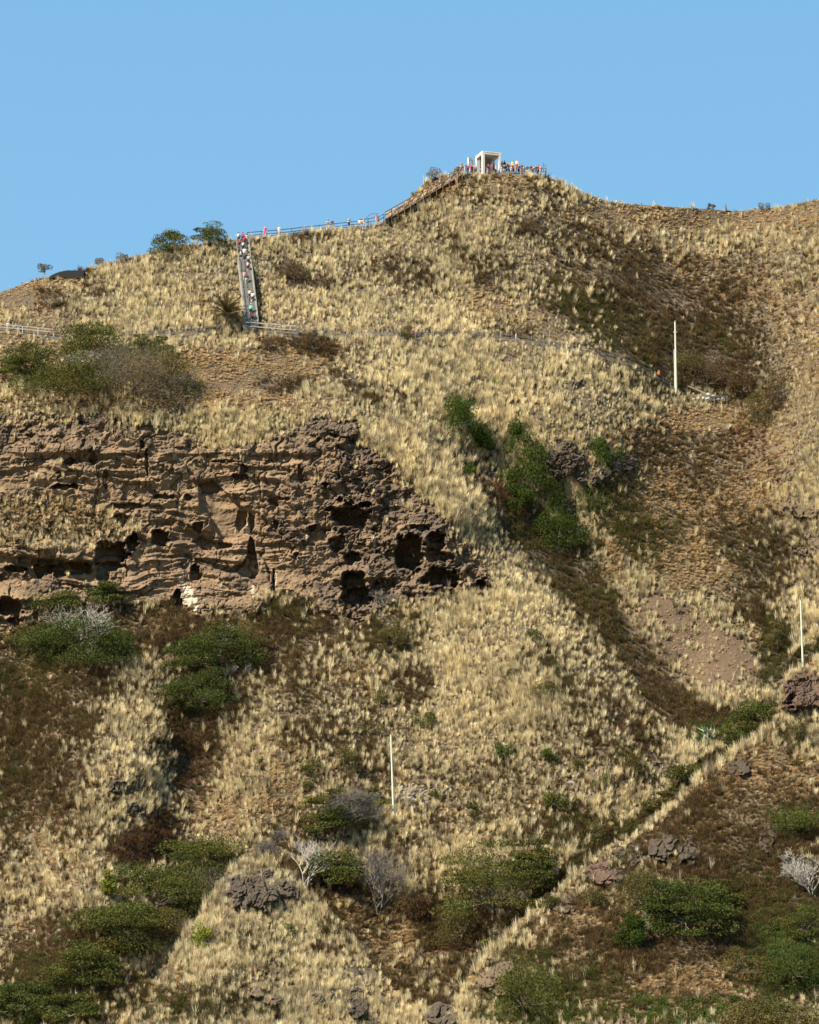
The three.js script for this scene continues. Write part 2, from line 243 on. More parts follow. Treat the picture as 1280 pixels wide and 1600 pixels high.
// broken blocks: each has its own height, with a crack between neighbours
function blocks(x, y, k) {
  const i0 = Math.floor(x), j0 = Math.floor(y); let f1 = 9, f2 = 9, h = 0, tx = 0, ty = 0;
  for (let j = j0 - 1; j <= j0 + 1; j++) for (let i = i0 - 1; i <= i0 + 1; i++) { const px = i + hash2(i, j, k), py = j + hash2(i, j, k + 5), d = (px - x) ** 2 + (py - y) ** 2; if (d < f1) { f2 = f1; f1 = d; h = hash2(i, j, k + 9); tx = px - x; ty = py - y; } else if (d < f2) f2 = d; }
  return [Math.sqrt(f2) - Math.sqrt(f1), h, tx * (h - 0.5) + ty * (hash2(h * 99, 3, k) - 0.8)];
}
function cliffShape(u, v, X, Y, Z) {
  const wx = fbm(X * 0.08, Y * 0.08, 1.5, 3), wy = fbm(X * 0.09, Y * 0.11, 7.5, 3), w3 = N3(X * 0.6, Y * 0.6, 17), w4 = N3(X * 0.6, Y * 0.6, 27), w5 = N3(X * 1.7, Y * 1.7, 19), w6 = N3(X * 1.7, Y * 1.7, 29);
  const crust = clamp(sstep(440, 560, u + 90 * wx) * 0.85 + sstep(712, 668, v + 40 * wy) * 0.7 + sstep(0.12, 0.4, fbm(X * 0.12, Y * 0.16, 44, 3)) * 0.6, 0, 1);
  let d = 1.9 * fbm(X * 0.07, Y * 0.09, 3.1, 3);                         // metres, plus = toward the valley
  // bedding, bent and broken
  const bed = Y + 2.6 * wy + X * 0.02 + 0.12 * w3;
  let st = 0; for (const [f, a, fx] of [[0.42, 0.42, 0.06], [1.1, 0.26, 0.1], [2.3, 0.15, 0.2], [4.6, 0.085, 0.45]]) { const n = N3(X * fx, bed * f, 11 + f * 3); st += a * (1 - 2.2 * Math.abs(n) ** 0.6); }
  const bedded = clamp(0.45 + 1.7 * fbm(X * 0.1, Y * 0.16, 21, 2), 0.12, 1.1) * lerp(1, 0.35, crust);
  d += st * bedded * 1.6;
  // broken blocks, large and small
  const [e1, h1, t1] = blocks(X * 0.42 + 0.5 * w3, Y * 0.5 + 0.5 * w4, 1), [e2, h2, t2] = blocks(X * 1.05 + 0.45 * w5 + 0.5 * w3, Y * 1.3 + 0.45 * w6 + 0.5 * w4, 2), [e3, h3, t3] = blocks(X * 2.6 + 0.3 * w5, Y * 3.1 + 0.3 * w6, 3);
  const br = lerp(0.35, 1, crust);
  d += (1.25 * (h1 - 0.5) + 0.95 * t1 - 0.15 * sstep(0.1, 0, e1)) * lerp(0.6, 0.9, crust) + (0.55 * (h2 - 0.5) + 0.55 * t2 - 0.1 * sstep(0.13, 0, e2)) * br + (0.28 * (h3 - 0.5) + 0.2 * t3 - 0.1 * sstep(0.15, 0, e3)) * br;
  const kn = fbm(X * 0.75, Y * 0.85, 51, 4); d += lerp(0.3, 0.75, crust) * kn - 0.5 * sstep(0.05, 0, Math.abs(N3(X * 0.28 + 0.5 * w3, Y * 0.07, 31)));
  d -= 0.9 * sstep(0.36, 0.6, N3(X * 0.5 + 0.4 * w5, Y * 0.8 + 0.4 * w6, 61) + 0.35 * w5) * (0.4 + 0.6 * crust);
  let smooth = 0, depth = 0; const U = u + 3.4 * w3 + 2.2 * w5, V = v + 3.4 * w4 + 2.2 * w6;
  for (const c of CAVES) {
    const dx = (U - c.u) / c.a, dy = (V - c.v) / c.b; if (dx > 1.8 || dx < -1.8 || dy > 1.8 || dy < -1.8) continue;
    const wob = 0.36 * N3(X * 0.8, Y * 0.8, c.ph) + 0.22 * w5 - 0.06, r = (Math.abs(dx) ** c.q + Math.abs(dy) ** c.q) ** (1 / c.q) + wob;
    const k = sstep(1.0, 0.8, r); if (k > 0) depth = Math.max(depth, c.d * k * (0.8 + 0.25 * sstep(0.6, -0.8, dy)));
    if (dy < 0 && r > 1) d += 0.2 * Math.min(c.d, 3) * sstep(1.5, 1.05, r);   // brow over the hollow
  }
  for (const [dep, poly] of NICHES) { if (u < poly[0][0] - 60 || u > poly[0][0] + 110) continue; const s = inside(poly, u + 1.6 * w5 + 1.2 * w3, v + 1.6 * w6 + 1.2 * w4), k = sstep(-0.6, 1.6, s); if (k > 0) { depth = Math.max(depth, dep * k); if (dep === 1.5) smooth = Math.max(smooth, k); } }
  for (const [lu, lv, a, b, h, tilt] of LEDGES) { const y = (v - lv - (u - lu) * tilt / 100) / b, x = (u - lu) / a; if (Math.abs(x) < 1) d += h * (1 - x * x) * sstep(-1.6, 0.55, y) * sstep(1.05, 0.85, y + 0.2 * N3(X * 0.5, Y * 0.5, 91)); }
  d = lerp(d, 0.5 + st * 0.3 * (1 + w3), smooth * 0.85) - depth;
  return { d, crust, st, kn, smooth, wy, h2, h3 };
}
const STAINS = [[293, 930, 11, 20], [306, 945, 5, 16], [585, 848, 2.2, 17], [285, 905, 6, 10], [387, 828, 4, 10], [395, 925, 3, 12], [431, 905, 1.5, 14], [479, 838, 1.2, 9], [700, 800, 12, 6]];
{
  const u0 = -190, v0 = 625, st = 1.12, nu = Math.round((790 - u0) / st), nv = Math.round((1012 - v0) / st), q = new THREE.Vector3();
  const g = sheet(nu, nv, (i, j, p) => {
    const u = u0 + i * st, v = v0 + j * st, D = D_MAIN(u, v); at(u, v, D, q);
    const s = cliffS(u, v), m = sstep(-14, 5, s), f = cliffShape(u, v, q.x, q.y, q.z);
    at(u, v, D + rough(q, 1) * 0.6 + (1 - m) * 3.0 - (f.d + 0.35) * m, p);
    const n1 = fbm(q.x * 0.35, q.y * 0.45, 5, 4), n2 = N3(q.x * 2.6, q.y * 3.4, 15), n3 = N3(q.x * 0.25, (q.y + 1.6 * f.wy) * 1.3, 25), n4 = N3(q.x * 7, q.y * 8, 35);
    let c = [0, 1, 2].map(k => lerp([0.108, 0.07, 0.037][k], [0.198, 0.13, 0.071][k], clamp(0.5 + n3 * 0.9, 0, 1)));
    const dark = clamp(f.crust * 0.85 + n1 * 1.3 + (f.h2 - 0.5) * 0.5 + (f.h3 - 0.5) * 0.3 - 0.02, 0, 1) * (1 - 0.8 * f.smooth);
    c = c.map((x, k) => lerp(x, [0.052, 0.036, 0.023][k], dark * 0.88));
    const gr = 1 + 0.2 * n2 + 0.13 * n4; c = c.map(x => x * gr);
    for (const [a, b, ru, rv] of STAINS) { const r = Math.hypot((u - a) / ru, (v - b) / rv) + 0.35 * N3(q.x * 1.8, q.y * 1.1, 77); if (r < 1) { const k = sstep(1, 0.75, r) * 0.8; c = c.map((x, n) => lerp(x, [0.4, 0.33, 0.24][n], k)); } }
    if (m < 0.005) c.out = true; return c;
  });
  const o = mesh('rock_cliff', g, M.rock, scene);
  tag(o, 'weathered tan and brown rock cliff with layered beds and small caves', 'cliff', null, 'structure');
}
function cliffPoint(u, v) { const D = D_MAIN(u, v), q = at(u, v, D), m = sstep(-14, 5, cliffS(u, v)); return at(u, v, D + rough(q, 1) * 0.6 + (1 - m) * 3.0 - (cliffShape(u, v, q.x, q.y, q.z).d + 0.35) * m); }

// ------------------------------------------------------------------ grass and brush
function bladeSet(rng, n, h, spread, w, bend, seg = 2) {
  const P = [], I = [];
  for (let i = 0; i < n; i++) {
    const a = rng() * 6.283, r0 = spread * 0.35 * Math.sqrt(rng()), L = h * (0.55 + 0.5 * rng()), out = bend * (0.15 + 0.85 * rng()), dx = Math.cos(a), dz = Math.sin(a), sx = -dz, sz = dx, ww = w * (0.7 + 0.6 * rng()), b0 = P.length / 3;
    for (let k = 0; k <= seg; k++) {
      const t = k / seg, R0 = r0 + spread * out * (0.35 * t + 0.9 * t * t), y = L * t * (1 - 0.28 * out * t * t), wk = ww * (k === seg ? 0.12 : 1 - 0.35 * t);
      P.push(dx * R0 + sx * wk, y - 0.05, dz * R0 + sz * wk, dx * R0 - sx * wk, y - 0.05, dz * R0 - sz * wk);
      if (k) { const q = b0 + (k - 1) * 2; I.push(q, q + 1, q + 2, q + 1, q + 3, q + 2); }
    }
  }
  const g = new THREE.BufferGeometry(); g.setAttribute('position', new THREE.Float32BufferAttribute(P, 3)); g.setIndex(I); g.computeVertexNormals(); return g;
}
function brushSet(rng, twigs, leaves, h, rad, ls) {
  const P = [], I = [], quad = (c, ax, ay) => { const b = P.length / 3; for (const [s, t] of [[-1, -1], [1, -1], [1, 1], [-1, 1]]) P.push(c[0] + ax[0] * s + ay[0] * t, c[1] + ax[1] * s + ay[1] * t, c[2] + ax[2] * s + ay[2] * t); I.push(b, b + 1, b + 2, b, b + 2, b + 3); };
  const dir = () => { const z = rng() * 2 - 1, a = rng() * 6.283, r = Math.sqrt(1 - z * z); return [r * Math.cos(a), z, r * Math.sin(a)]; };
  for (let i = 0; i < twigs; i++) {
    const a = rng() * 6.283, r = rad * Math.sqrt(rng()), tip = [Math.cos(a) * r, h * (0.45 + 0.6 * rng()) * (1 - 0.35 * (r / rad) ** 2), Math.sin(a) * r], w = 0.014 + 0.012 * rng(), s = [-Math.sin(a) * w, 0, Math.cos(a) * w];
    quad([tip[0] * 0.55, tip[1] * 0.5, tip[2] * 0.55], s, [tip[0] * 0.45, tip[1] * 0.5, tip[2] * 0.45]);
    for (let k = 0; k < leaves; k++) { const t = 0.35 + 0.7 * rng(), d = dir(), e = dir(), j = 0.16 * rad; quad([tip[0] * t + (rng() - 0.5) * j * 2, tip[1] * t + (rng() - 0.5) * j * 2, tip[2] * t + (rng() - 0.5) * j * 2], d.map(x => x * ls * (0.5 + rng())), e.map(x => x * ls * 0.55)); }
  }
  const g = new THREE.BufferGeometry(); g.setAttribute('position', new THREE.Float32BufferAttribute(P, 3)); g.setIndex(I); g.computeVertexNormals(); return g;
}
const leafMat = (t = 0.25) => new THREE.MeshPhysicalMaterial({ color: 0xffffff, roughness: 1, side: THREE.DoubleSide, transmission: t, thickness: 0, ior: 1.1, specularIntensity: 0.2 });
const KINDS = {
  s: { name: 'straw_grass', label: 'pale straw tussock grass covering the slopes', v: [[46, 1.2, 0.34, 0.03], [34, 1.3, 0.26, 0.026], [60, 1.05, 0.46, 0.028], [40, 1.15, 0.38, 0.03], [26, 1.35, 0.42, 0.024]].map(a => bladeSet(R, ...a, 1)), c: [[0.7, 0.615, 0.385], [0.64, 0.545, 0.32], [0.76, 0.675, 0.445], [0.56, 0.465, 0.275], [0.69, 0.6, 0.37], [0.4, 0.325, 0.19], [0.33, 0.27, 0.175]], sc: [0.42, 1.3] },
  g: { name: 'golden_grass', label: 'low golden tan grass in dry patches', v: [0, 1, 2].map(() => bladeSet(R, 50, 0.6, 0.42, 0.026, 1)), c: [[0.53, 0.385, 0.2], [0.57, 0.43, 0.235], [0.45, 0.315, 0.16], [0.6, 0.47, 0.275], [0.35, 0.255, 0.14]], sc: [0.5, 1.1] },
  b: { name: 'dry_brush', label: 'low brown leafless brush in hollows and gullies', v: [0, 1, 2].map(() => brushSet(R, 26, 3, 0.95, 0.6, 0.035)), c: [[0.095, 0.06, 0.027], [0.13, 0.082, 0.037], [0.07, 0.046, 0.021], [0.085, 0.066, 0.026], [0.16, 0.11, 0.052]], sc: [0.6, 1.25] },
  o: { name: 'olive_brush', label: 'low olive green brush on shaded flanks', v: [0, 1, 2].map(() => brushSet(R, 24, 5, 1.0, 0.65, 0.042)), c: [[0.082, 0.076, 0.026], [0.1, 0.09, 0.03], [0.066, 0.07, 0.021], [0.11, 0.08, 0.033]], sc: [0.6, 1.2] },
  r: { name: 'reddish_weeds', label: 'low reddish brown weeds among the brush', v: [0, 1].map(() => brushSet(R, 22, 5, 0.8, 0.55, 0.04)), c: [[0.11, 0.05, 0.028], [0.09, 0.04, 0.024], [0.13, 0.075, 0.035]], sc: [0.6, 1.1] },
  n: { name: 'green_undergrowth', label: 'low green leafy undergrowth near the bottom of the slope', v: [0, 1, 2].map(() => brushSet(R, 26, 6, 0.85, 0.65, 0.05)), c: [[0.075, 0.11, 0.022], [0.1, 0.13, 0.03], [0.06, 0.09, 0.022], [0.12, 0.13, 0.04]], sc: [0.6, 1.2] },
};
// patches: u, v, half sizes, turn in degrees, kind (x = bare), how thick
const PATCH = [
  [280, 1260, 330, 260, 0, 'g', 0.24], [280, 1260, 330, 260, 0, 'b', 0.13], [720, 1270, 260, 110, 0, 'g', 0.22], [720, 1270, 260, 110, 0, 'b', 0.12], [1060, 410, 260, 90, 5, 'g', 0.3],
  [950, 1090, 130, 60, 45, 'b', 0.35], [880, 1180, 120, 60, 30, 'b', 0.2],
  [880, 870, 170, 42, 47, 'o', 0.75], [1000, 1030, 120, 36, 46, 'o', 0.65],
  [1070, 780, 140, 150, 0, 'g', 0.8], [1180, 700, 70, 120, 0, 'g', 0.6], [1070, 480, 170, 110, 10, 'g', 0.5], [1070, 500, 170, 100, 10, 'b', 0.5], [950, 440, 110, 80, 30, 'b', 0.3], [60, 1120, 90, 170, 0, 'b', 0.6], [60, 1520, 140, 120, 0, 'b', 0.5], [480, 1010, 110, 70, 0, 'b', 0.45], [200, 990, 240, 50, 0, 'g', 0.4], [1170, 900, 80, 120, 0, 'b', 0.5], [880, 900, 200, 40, 47, 'b', 0.5],
  [60, 452, 110, 30, -15, 'g', 0.75], [90, 475, 45, 16, 0, 'b', 0.6], [80, 465, 20, 12, 0, 'b', 0.7], [150, 455, 30, 12, 0, 'b', 0.45], [10, 480, 60, 20, 0, 'g', 0.6], [125, 430, 30, 8, 0, 'b', 0.6],
  [770, 300, 120, 30, 0, 'b', 0.38], [770, 290, 110, 22, 0, 'g', 0.45], [690, 300, 50, 20, -40, 'g', 0.5], [820, 354, 34, 15, 10, 'b', 0.8], [870, 340, 60, 40, 40, 'b', 0.4], [690, 375, 40, 25, 45, 'b', 0.45], [640, 430, 60, 28, 10, 'b', 0.55], [740, 425, 55, 20, 50, 'b', 0.6], [780, 420, 40, 40, 0, 'b', 0.5], [458, 430, 34, 15, 25, 'b', 0.9], [510, 443, 36, 14, 0, 'b', 0.6], [485, 376, 36, 9, 0, 'b', 0.7], [570, 420, 40, 14, 0, 'b', 0.4], [400, 470, 14, 40, 0, 'g', 0.6], [345, 470, 50, 30, 0, 'g', 0.3],
  [1000, 430, 150, 60, 25, 'b', 0.42], [1060, 480, 150, 60, 15, 'b', 0.55], [880, 470, 70, 40, 35, 'b', 0.5], [950, 510, 110, 36, 28, 'o', 0.6], [1090, 565, 130, 55, 5, 'o', 0.8], [1090, 560, 130, 60, 5, 'b', 0.55], [1130, 585, 60, 25, 0, 'r', 0.6], [1060, 480, 70, 20, 0, 'r', 0.25], [1140, 440, 110, 30, 10, 'g', 0.45], [1060, 340, 230, 20, 2, 'g', 0.75], [1250, 345, 70, 40, -10, 'g', 0.5], [1160, 430, 60, 40, 0, 'b', 0.35], [1190, 530, 30, 60, 10, 'b', 0.4], [1250, 530, 55, 110, 0, 'g', 0.6], [1260, 450, 50, 60, 0, 'b', 0.25], [760, 470, 60, 30, 0, 'g', 0.4], [820, 500, 90, 20, 15, 'g', 0.4], [800, 515, 60, 12, 10, 'b', 0.45],
  [340, 585, 150, 48, 0, 'g', 0.92], [450, 560, 90, 36, 0, 'g', 0.8], [60, 560, 120, 60, 0, 'g', 0.7], [250, 632, 320, 16, 0, 'g', 0.65], [490, 540, 40, 20, 10, 'b', 0.85], [445, 603, 42, 14, 0, 'b', 0.8], [560, 612, 60, 15, 40, 'b', 0.7], [420, 545, 30, 14, 0, 'b', 0.6], [350, 522, 40, 10, 0, 'b', 0.4], [540, 560, 40, 20, 0, 'b', 0.35], [640, 525, 30, 10, 0, 'b', 0.5], [800, 530, 60, 10, 8, 'b', 0.4], [400, 600, 60, 18, 0, 'x', 0.35],
  [640, 570, 60, 16, 0, 'x', 0.2], [870, 620, 90, 40, 0, 'x', 0.2], [760, 690, 24, 30, 0, 'b', 0.5], [700, 690, 50, 20, 47, 'b', 0.4], [640, 640, 50, 12, 47, 'b', 0.4],
  [800, 800, 120, 26, 47, 'b', 0.8], [840, 850, 110, 30, 47, 'o', 0.75], [935, 955, 150, 30, 46, 'o', 0.75], [935, 950, 160, 34, 46, 'b', 0.5], [1040, 1085, 90, 32, 45, 'b', 0.85], [800, 790, 60, 20, 47, 'r', 0.4], [740, 760, 70, 10, 47, 'g', 0.5], [970, 1010, 60, 14, 46, 'r', 0.25],
  [1080, 720, 120, 60, 0, 'b', 0.62], [1060, 690, 70, 30, 0, 'x', 0.2], [1050, 800, 95, 60, 0, 'g', 0.78], [1030, 850, 50, 50, 0, 'o', 0.45], [1110, 800, 60, 60, 0, 'b', 0.4], [1170, 890, 55, 90, 0, 'b', 0.7], [1170, 870, 50, 80, 0, 'o', 0.35], [1170, 740, 40, 90, 10, 'g', 0.6], [1170, 690, 30, 60, 0, 'r', 0.4], [960, 790, 50, 50, 0, 'o', 0.6], [975, 840, 40, 50, 20, 'o', 0.5], [960, 880, 18, 40, 0, 'g', 0.7], [1085, 890, 70, 40, 10, 'g', 0.75], [1100, 660, 80, 16, 0, 'g', 0.85],
  [1080, 1010, 130, 62, 32, 'x', 0.91], [1000, 960, 22, 60, -30, 's', 0.35], [1130, 960, 60, 18, 40, 's', 0.5], [1180, 1000, 40, 14, 40, 'g', 0.6], [1215, 1010, 30, 50, 0, 'o', 0.8], [1110, 1130, 70, 26, 0, 'b', 0.85], [1120, 1150, 60, 24, 0, 'n', 0.5], [1060, 1130, 40, 20, 45, 'b', 0.7], [1210, 1060, 30, 20, 0, 'o', 0.8], [1250, 880, 40, 60, 0, 'b', 0.4], [1250, 930, 30, 40, 0, 'x', 0.5], [1250, 800, 40, 40, 0, 'x', 0.6],
  [80, 800, 130, 26, 8, 'g', 0.45], [100, 828, 120, 24, 8, 'b', 0.4],
  [480, 975, 70, 50, 0, 'b', 0.7], [440, 985, 50, 40, 0, 'o', 0.5], [230, 985, 220, 40, 0, 'b', 0.8], [200, 970, 120, 24, 0, 'g', 0.35], [60, 1060, 110, 110, 0, 'b', 0.8], [50, 1050, 90, 80, 0, 'o', 0.45], [130, 1000, 80, 30, 0, 'n', 0.3], [60, 1130, 60, 40, 0, 'r', 0.3], [70, 1040, 60, 30, 0, 'g', 0.35], [40, 1190, 75, 110, 0, 'b', 0.7], [20, 1240, 30, 60, 0, 'o', 0.5], [300, 1150, 46, 120, 0, 'b', 0.8], [300, 1180, 36, 80, 0, 'r', 0.35], [290, 1100, 50, 40, 0, 'o', 0.35], [400, 1040, 60, 60, 0, 'b', 0.5], [430, 1010, 40, 60, 0, 'r', 0.2], [600, 985, 70, 36, 0, 'b', 0.6], [610, 1000, 36, 40, 0, 'o', 0.5], [560, 1080, 110, 40, 0, 'b', 0.4], [470, 1110, 36, 60, 0, 'b', 0.6], [530, 1150, 90, 36, 0, 'b', 0.6], [650, 1070, 36, 34, 0, 'b', 0.7], [580, 1200, 40, 40, 0, 'b', 0.4], [440, 1230, 40, 60, 0, 'g', 0.5], [370, 1100, 40, 50, 0, 'b', 0.4], [540, 1060, 60, 30, 0, 'g', 0.4], [190, 1230, 40, 20, 0, 'x', 0.5], [150, 1080, 60, 30, 0, 'b', 0.5], [120, 1120, 50, 60, 0, 'b', 0.45],
  [230, 1320, 75, 42, -20, 'b', 0.85], [235, 1320, 60, 34, -20, 'r', 0.55], [20, 1300, 40, 70, 0, 'b', 0.5], [90, 1330, 60, 80, 0, 'g', 0.35], [110, 1260, 60, 60, 0, 'b', 0.25], [40, 1480, 70, 60, 0, 'g', 0.4], [100, 1500, 110, 60, -20, 'b', 0.7], [110, 1510, 100, 60, -20, 'o', 0.6], [110, 1480, 60, 30, 0, 'r', 0.4], [180, 1550, 120, 40, 0, 'o', 0.5], [200, 1570, 90, 40, 0, 'b', 0.5], [60, 1590, 90, 30, 0, 'n', 0.5], [340, 1280, 60, 30, 0, 'g', 0.5],
  [980, 1130, 90, 26, 45, 'b', 0.6], [900, 1110, 60, 20, 45, 'b', 0.4], [960, 1190, 80, 22, 40, 'b', 0.45], [880, 1060, 40, 16, 45, 'o', 0.5], [840, 1030, 30, 30, 0, 'b', 0.4], [1000, 1200, 50, 16, 40, 'o', 0.4], [930, 1230, 70, 30, 20, 'x', 0.25], [700, 1220, 80, 40, 0, 'x', 0.2], [760, 1230, 90, 40, 0, 'b', 0.3], [650, 1240, 40, 24, -30, 'x', 0.5], [880, 1300, 80, 34, -10, 'o', 0.5], [880, 1290, 80, 34, -10, 'b', 0.4], [690, 1290, 30, 20, 0, 'b', 0.4],
  [690, 1450, 110, 70, 0, 'b', 0.88], [730, 1480, 60, 30, 0, 'r', 0.6], [590, 1450, 60, 70, -40, 'g', 0.8], [570, 1430, 40, 60, -40, 'b', 0.4], [520, 1390, 60, 40, 0, 'g', 0.6], [530, 1380, 40, 24, 0, 'r', 0.4], [640, 1500, 60, 40, 0, 'g', 0.5], [640, 1540, 60, 30, 0, 'b', 0.5], [720, 1530, 40, 40, 0, 'b', 0.7], [460, 1300, 60, 40, 0, 'b', 0.5], [620, 1350, 40, 60, 0, 'b', 0.3],
];
const PATCH_R = [[1150, 1330, 220, 150, 0, 'b', 0.55], [1000, 1420, 160, 90, -20, 'b', 0.4], [1150, 1270, 170, 110, 0, 'g', 0.65], [1150, 1270, 170, 110, 0, 'b', 0.4], [1050, 1500, 280, 120, 0, 'b', 0.45], [1050, 1500, 280, 120, 0, 'g', 0.5], [1160, 1150, 60, 60, -45, 'g', 0.5], [1200, 1240, 130, 70, 0, 'b', 0.6], [1200, 1220, 120, 70, 0, 'g', 0.5], [1120, 1300, 120, 50, -20, 'b', 0.5], [1240, 1285, 60, 26, 0, 'o', 0.75], [1240, 1285, 40, 20, 0, 'n', 0.4], [1010, 1330, 60, 30, -20, 'b', 0.4], [950, 1350, 50, 20, -30, 'o', 0.5], [1140, 1340, 100, 40, 0, 'b', 0.5], [1200, 1400, 110, 90, 0, 'b', 0.75], [1200, 1420, 100, 80, 0, 'o', 0.5], [1200, 1390, 70, 40, 0, 'r', 0.25], [900, 1450, 100, 50, 0, 'b', 0.6], [880, 1430, 70, 40, 0, 'g', 0.45], [1070, 1530, 240, 80, 0, 'b', 0.5], [1050, 1545, 230, 60, 0, 'g', 0.6], [930, 1560, 70, 50, 0, 'o', 0.4], [1240, 1500, 90, 80, 0, 'o', 0.75], [1240, 1500, 80, 70, 0, 'n', 0.5], [1130, 1590, 200, 26, 0, 'n', 0.4], [820, 1550, 90, 60, 0, 'o', 0.5], [850, 1600, 90, 30, 0, 'n', 0.4], [1080, 1480, 100, 30, 0, 'b', 0.6], [1262, 1090, 50, 40, 0, 'x', 0.75], [1260, 1150, 50, 30, 0, 'o', 0.4], [990, 1500, 60, 30, 0, 'b', 0.5], [1160, 1190, 60, 30, -45, 'g', 0.4], [1090, 1250, 60, 30, -40, 'b', 0.35], [760, 1520, 24, 40, 40, 'x', 0.6]];
const PATCH_K = [[330, 1560, 100, 40, 0, 'b', 0.5], [250, 1550, 60, 50, 0, 'g', 0.5], [300, 1580, 120, 40, 0, 'o', 0.35], [430, 1500, 60, 30, 0, 'b', 0.25], [520, 1470, 40, 30, 45, 'b', 0.5], [620, 1560, 60, 20, 20, 'g', 0.4], [420, 1540, 60, 30, 0, 'x', 0.5], [570, 1540, 30, 40, -30, 'x', 0.6], [400, 1470, 60, 14, 0, 'o', 0.3]];
const POS = {}; for (const k in KINDS) POS[k] = KINDS[k].v.map(() => []);
const upv = new THREE.Vector3(0, 1, 0), qA = new THREE.Quaternion(), qB = new THREE.Quaternion(), mx = new THREE.Matrix4(), sc3 = new THREE.Vector3();
function sow(fn, patches, u, v, opts = {}) {
  const p = opts.point ? opts.point(u, v) : fn(u, v);
  const w1 = 0.34 * fbm(p.x * 0.16, p.y * 0.16, p.z * 0.16, 3), w2 = 0.25 * N3(p.x * 0.7, p.y * 0.7, p.z * 0.7);
  let kind = 's';
  for (const [pu, pv, a, b, deg, k, s] of patches) {
    const x = u - pu, y = v - pv; if (Math.abs(x) > 1.5 * (a + b) || Math.abs(y) > 1.5 * (a + b)) continue;
    const t = deg * Math.PI / 180, X = (x * Math.cos(t) + y * Math.sin(t)) / a, Y = (-x * Math.sin(t) + y * Math.cos(t)) / b, d = Math.hypot(X, Y) + w1 * 1.2 + w2;
    if (d < 1.3 && R() < Math.min(1, s * (k === 'x' ? 1 : 1.15)) * sstep(1.3, 0.55, d)) kind = k;
  }
  if (kind === 'x') return;
  const bare = fbm(p.x * 0.22, p.y * 0.22 + 40, p.z * 0.22, 3);
  if (kind === 's' && bare < -0.3 && R() < 0.6) return;
  const n = fn.normal(u, v), K = KINDS[kind], vi = Math.floor(R() * K.v.length);
  if (kind === 's') opts = { ...opts, s: (opts.s || 1) * (1 + 0.35 * sstep(1.2, 0.5, Math.hypot((u - 690) / 130, (v - 700) / 170))) };
  const clump = 0.88 + 0.45 * N3(p.x * 0.5, p.y * 0.5, p.z * 0.5) + 0.6 * fbm(p.x * 0.1 + 50, p.y * 0.1, p.z * 0.1, 2), s = rr(...K.sc) * clamp(clump, 0.45, 1.4) * (opts.s || 1);
  const lean = kind === 's' || kind === 'g' ? 0.34 : 0.2, dir = new THREE.Vector3(n.x * lean - 0.07 + rr(-0.1, 0.1), 1, n.z * lean + rr(-0.1, 0.1)).normalize();
  qA.setFromUnitVectors(upv, dir); qB.setFromAxisAngle(upv, R() * 6.283); qA.multiply(qB);
  const wd = s * rr(0.8, 1.15); mx.compose(p, qA, sc3.set(wd, s * (kind === 's' ? rr(0.85, 1.35) : 1), wd));
  if (kind === 'g' && !opts.again) for (let j = 0; j < 2; j++) sow(fn, [[u, v, 60, 60, 0, 'g', 9]], u + rr(-3, 3), v + rr(-3, 3), { ...opts, again: true, s: 0.85 });
  const tone = 1 + 0.28 * fbm(p.x * 0.09, p.y * 0.09, p.z * 0.09 + 30, 3) + rr(-0.14, 0.14), c = K.c[Math.floor(R() * K.c.length)];
  POS[kind][vi].push([mx.clone(), c.map(x => x * tone)]);
}
const STEP = 3.8;
function frontmost(x, y) { const p = main(x, y), q = cliffPoint(x, y); at(x, y, EYE.z - p.z + cliffSink(x, y), p); return q.z > p.z ? q : p; }
const onPath = (u, v) => { const tv = trailLine(u)[0]; return u < 1062 && v > tv - 5 && v < tv; };
const trailLine = polyline([[-120, 512], [0, 518], [60, 524], [100, 528], [200, 530], [260, 528], [330, 523], [385, 519], [470, 526], [560, 530], [640, 531], [740, 529], [800, 535], [860, 544], [920, 556], [980, 573], [1030, 596], [1062, 618]]);
const stairsU = v => [lerp(371, 384, (v - 370) / 142), lerp(386, 406, (v - 370) / 142)];
for (let v = 240; v < 1650; v += STEP) for (let u = -40; u < 1320; u += STEP) {
  const a = u + rr(-0.6, 0.6) * STEP, b = v + rr(-0.6, 0.6) * STEP;
  if (b < sky_line(a)[0] + 1) continue;
  if (a > 690 && b > crestR(a)[0] + 30) continue;
  if (a > 230 && a < 720 && b > crestK(a)[0] + 34) continue;
  if (onPath(a, b) || (b > 368 && b < 518 && a > stairsU(b)[0] - 2 && a < stairsU(b)[1] + 2)) continue;
  const ci = b > 610 && b < 1015 && a < 800 ? cliffS(a, b) : -99;
  if (ci > 2) {   // sparse tufts that hold on to the rock: on the ledge and the upper edge
    const q = at(a, b, 446), ledge = Math.hypot((a - 70) / 150, (b - 815 - a * 0.06) / 40), top = ci < 6 ? 0.6 : sstep(48, 0, ci) * (b < 800 ? 0.6 : 0.25) * sstep(-0.1, 0.25, N3(q.x * 0.25, q.y * 0.25, 12));
    if (R() < Math.max(top, ledge < 1 ? 0.85 : 0, 0.016)) sow(main, PATCH, a, b, { point: frontmost, s: 0.75 });
    continue;
  }
  if (ci > -14) sow(main, PATCH, a, b, { point: frontmost }); else if (a > 430 && a < 700 && b > crestK(a)[0] - 24 - 14 * N3(a * 0.03, b * 0.03, 9)) sow(main, [[a, b, 90, 90, 0, 'g', 0.35], [a, b, 90, 90, 0, 'b', 0.75]], a, b); else if (a > 700 && b > crestR(a)[0] - 26 - 14 * N3(a * 0.03, b * 0.03, 6)) sow(main, [[a, b, 90, 90, 0, 'b', 0.8], [a, b, 90, 90, 0, 'o', 0.45]], a, b); else sow(main, PATCH, a, b);
}
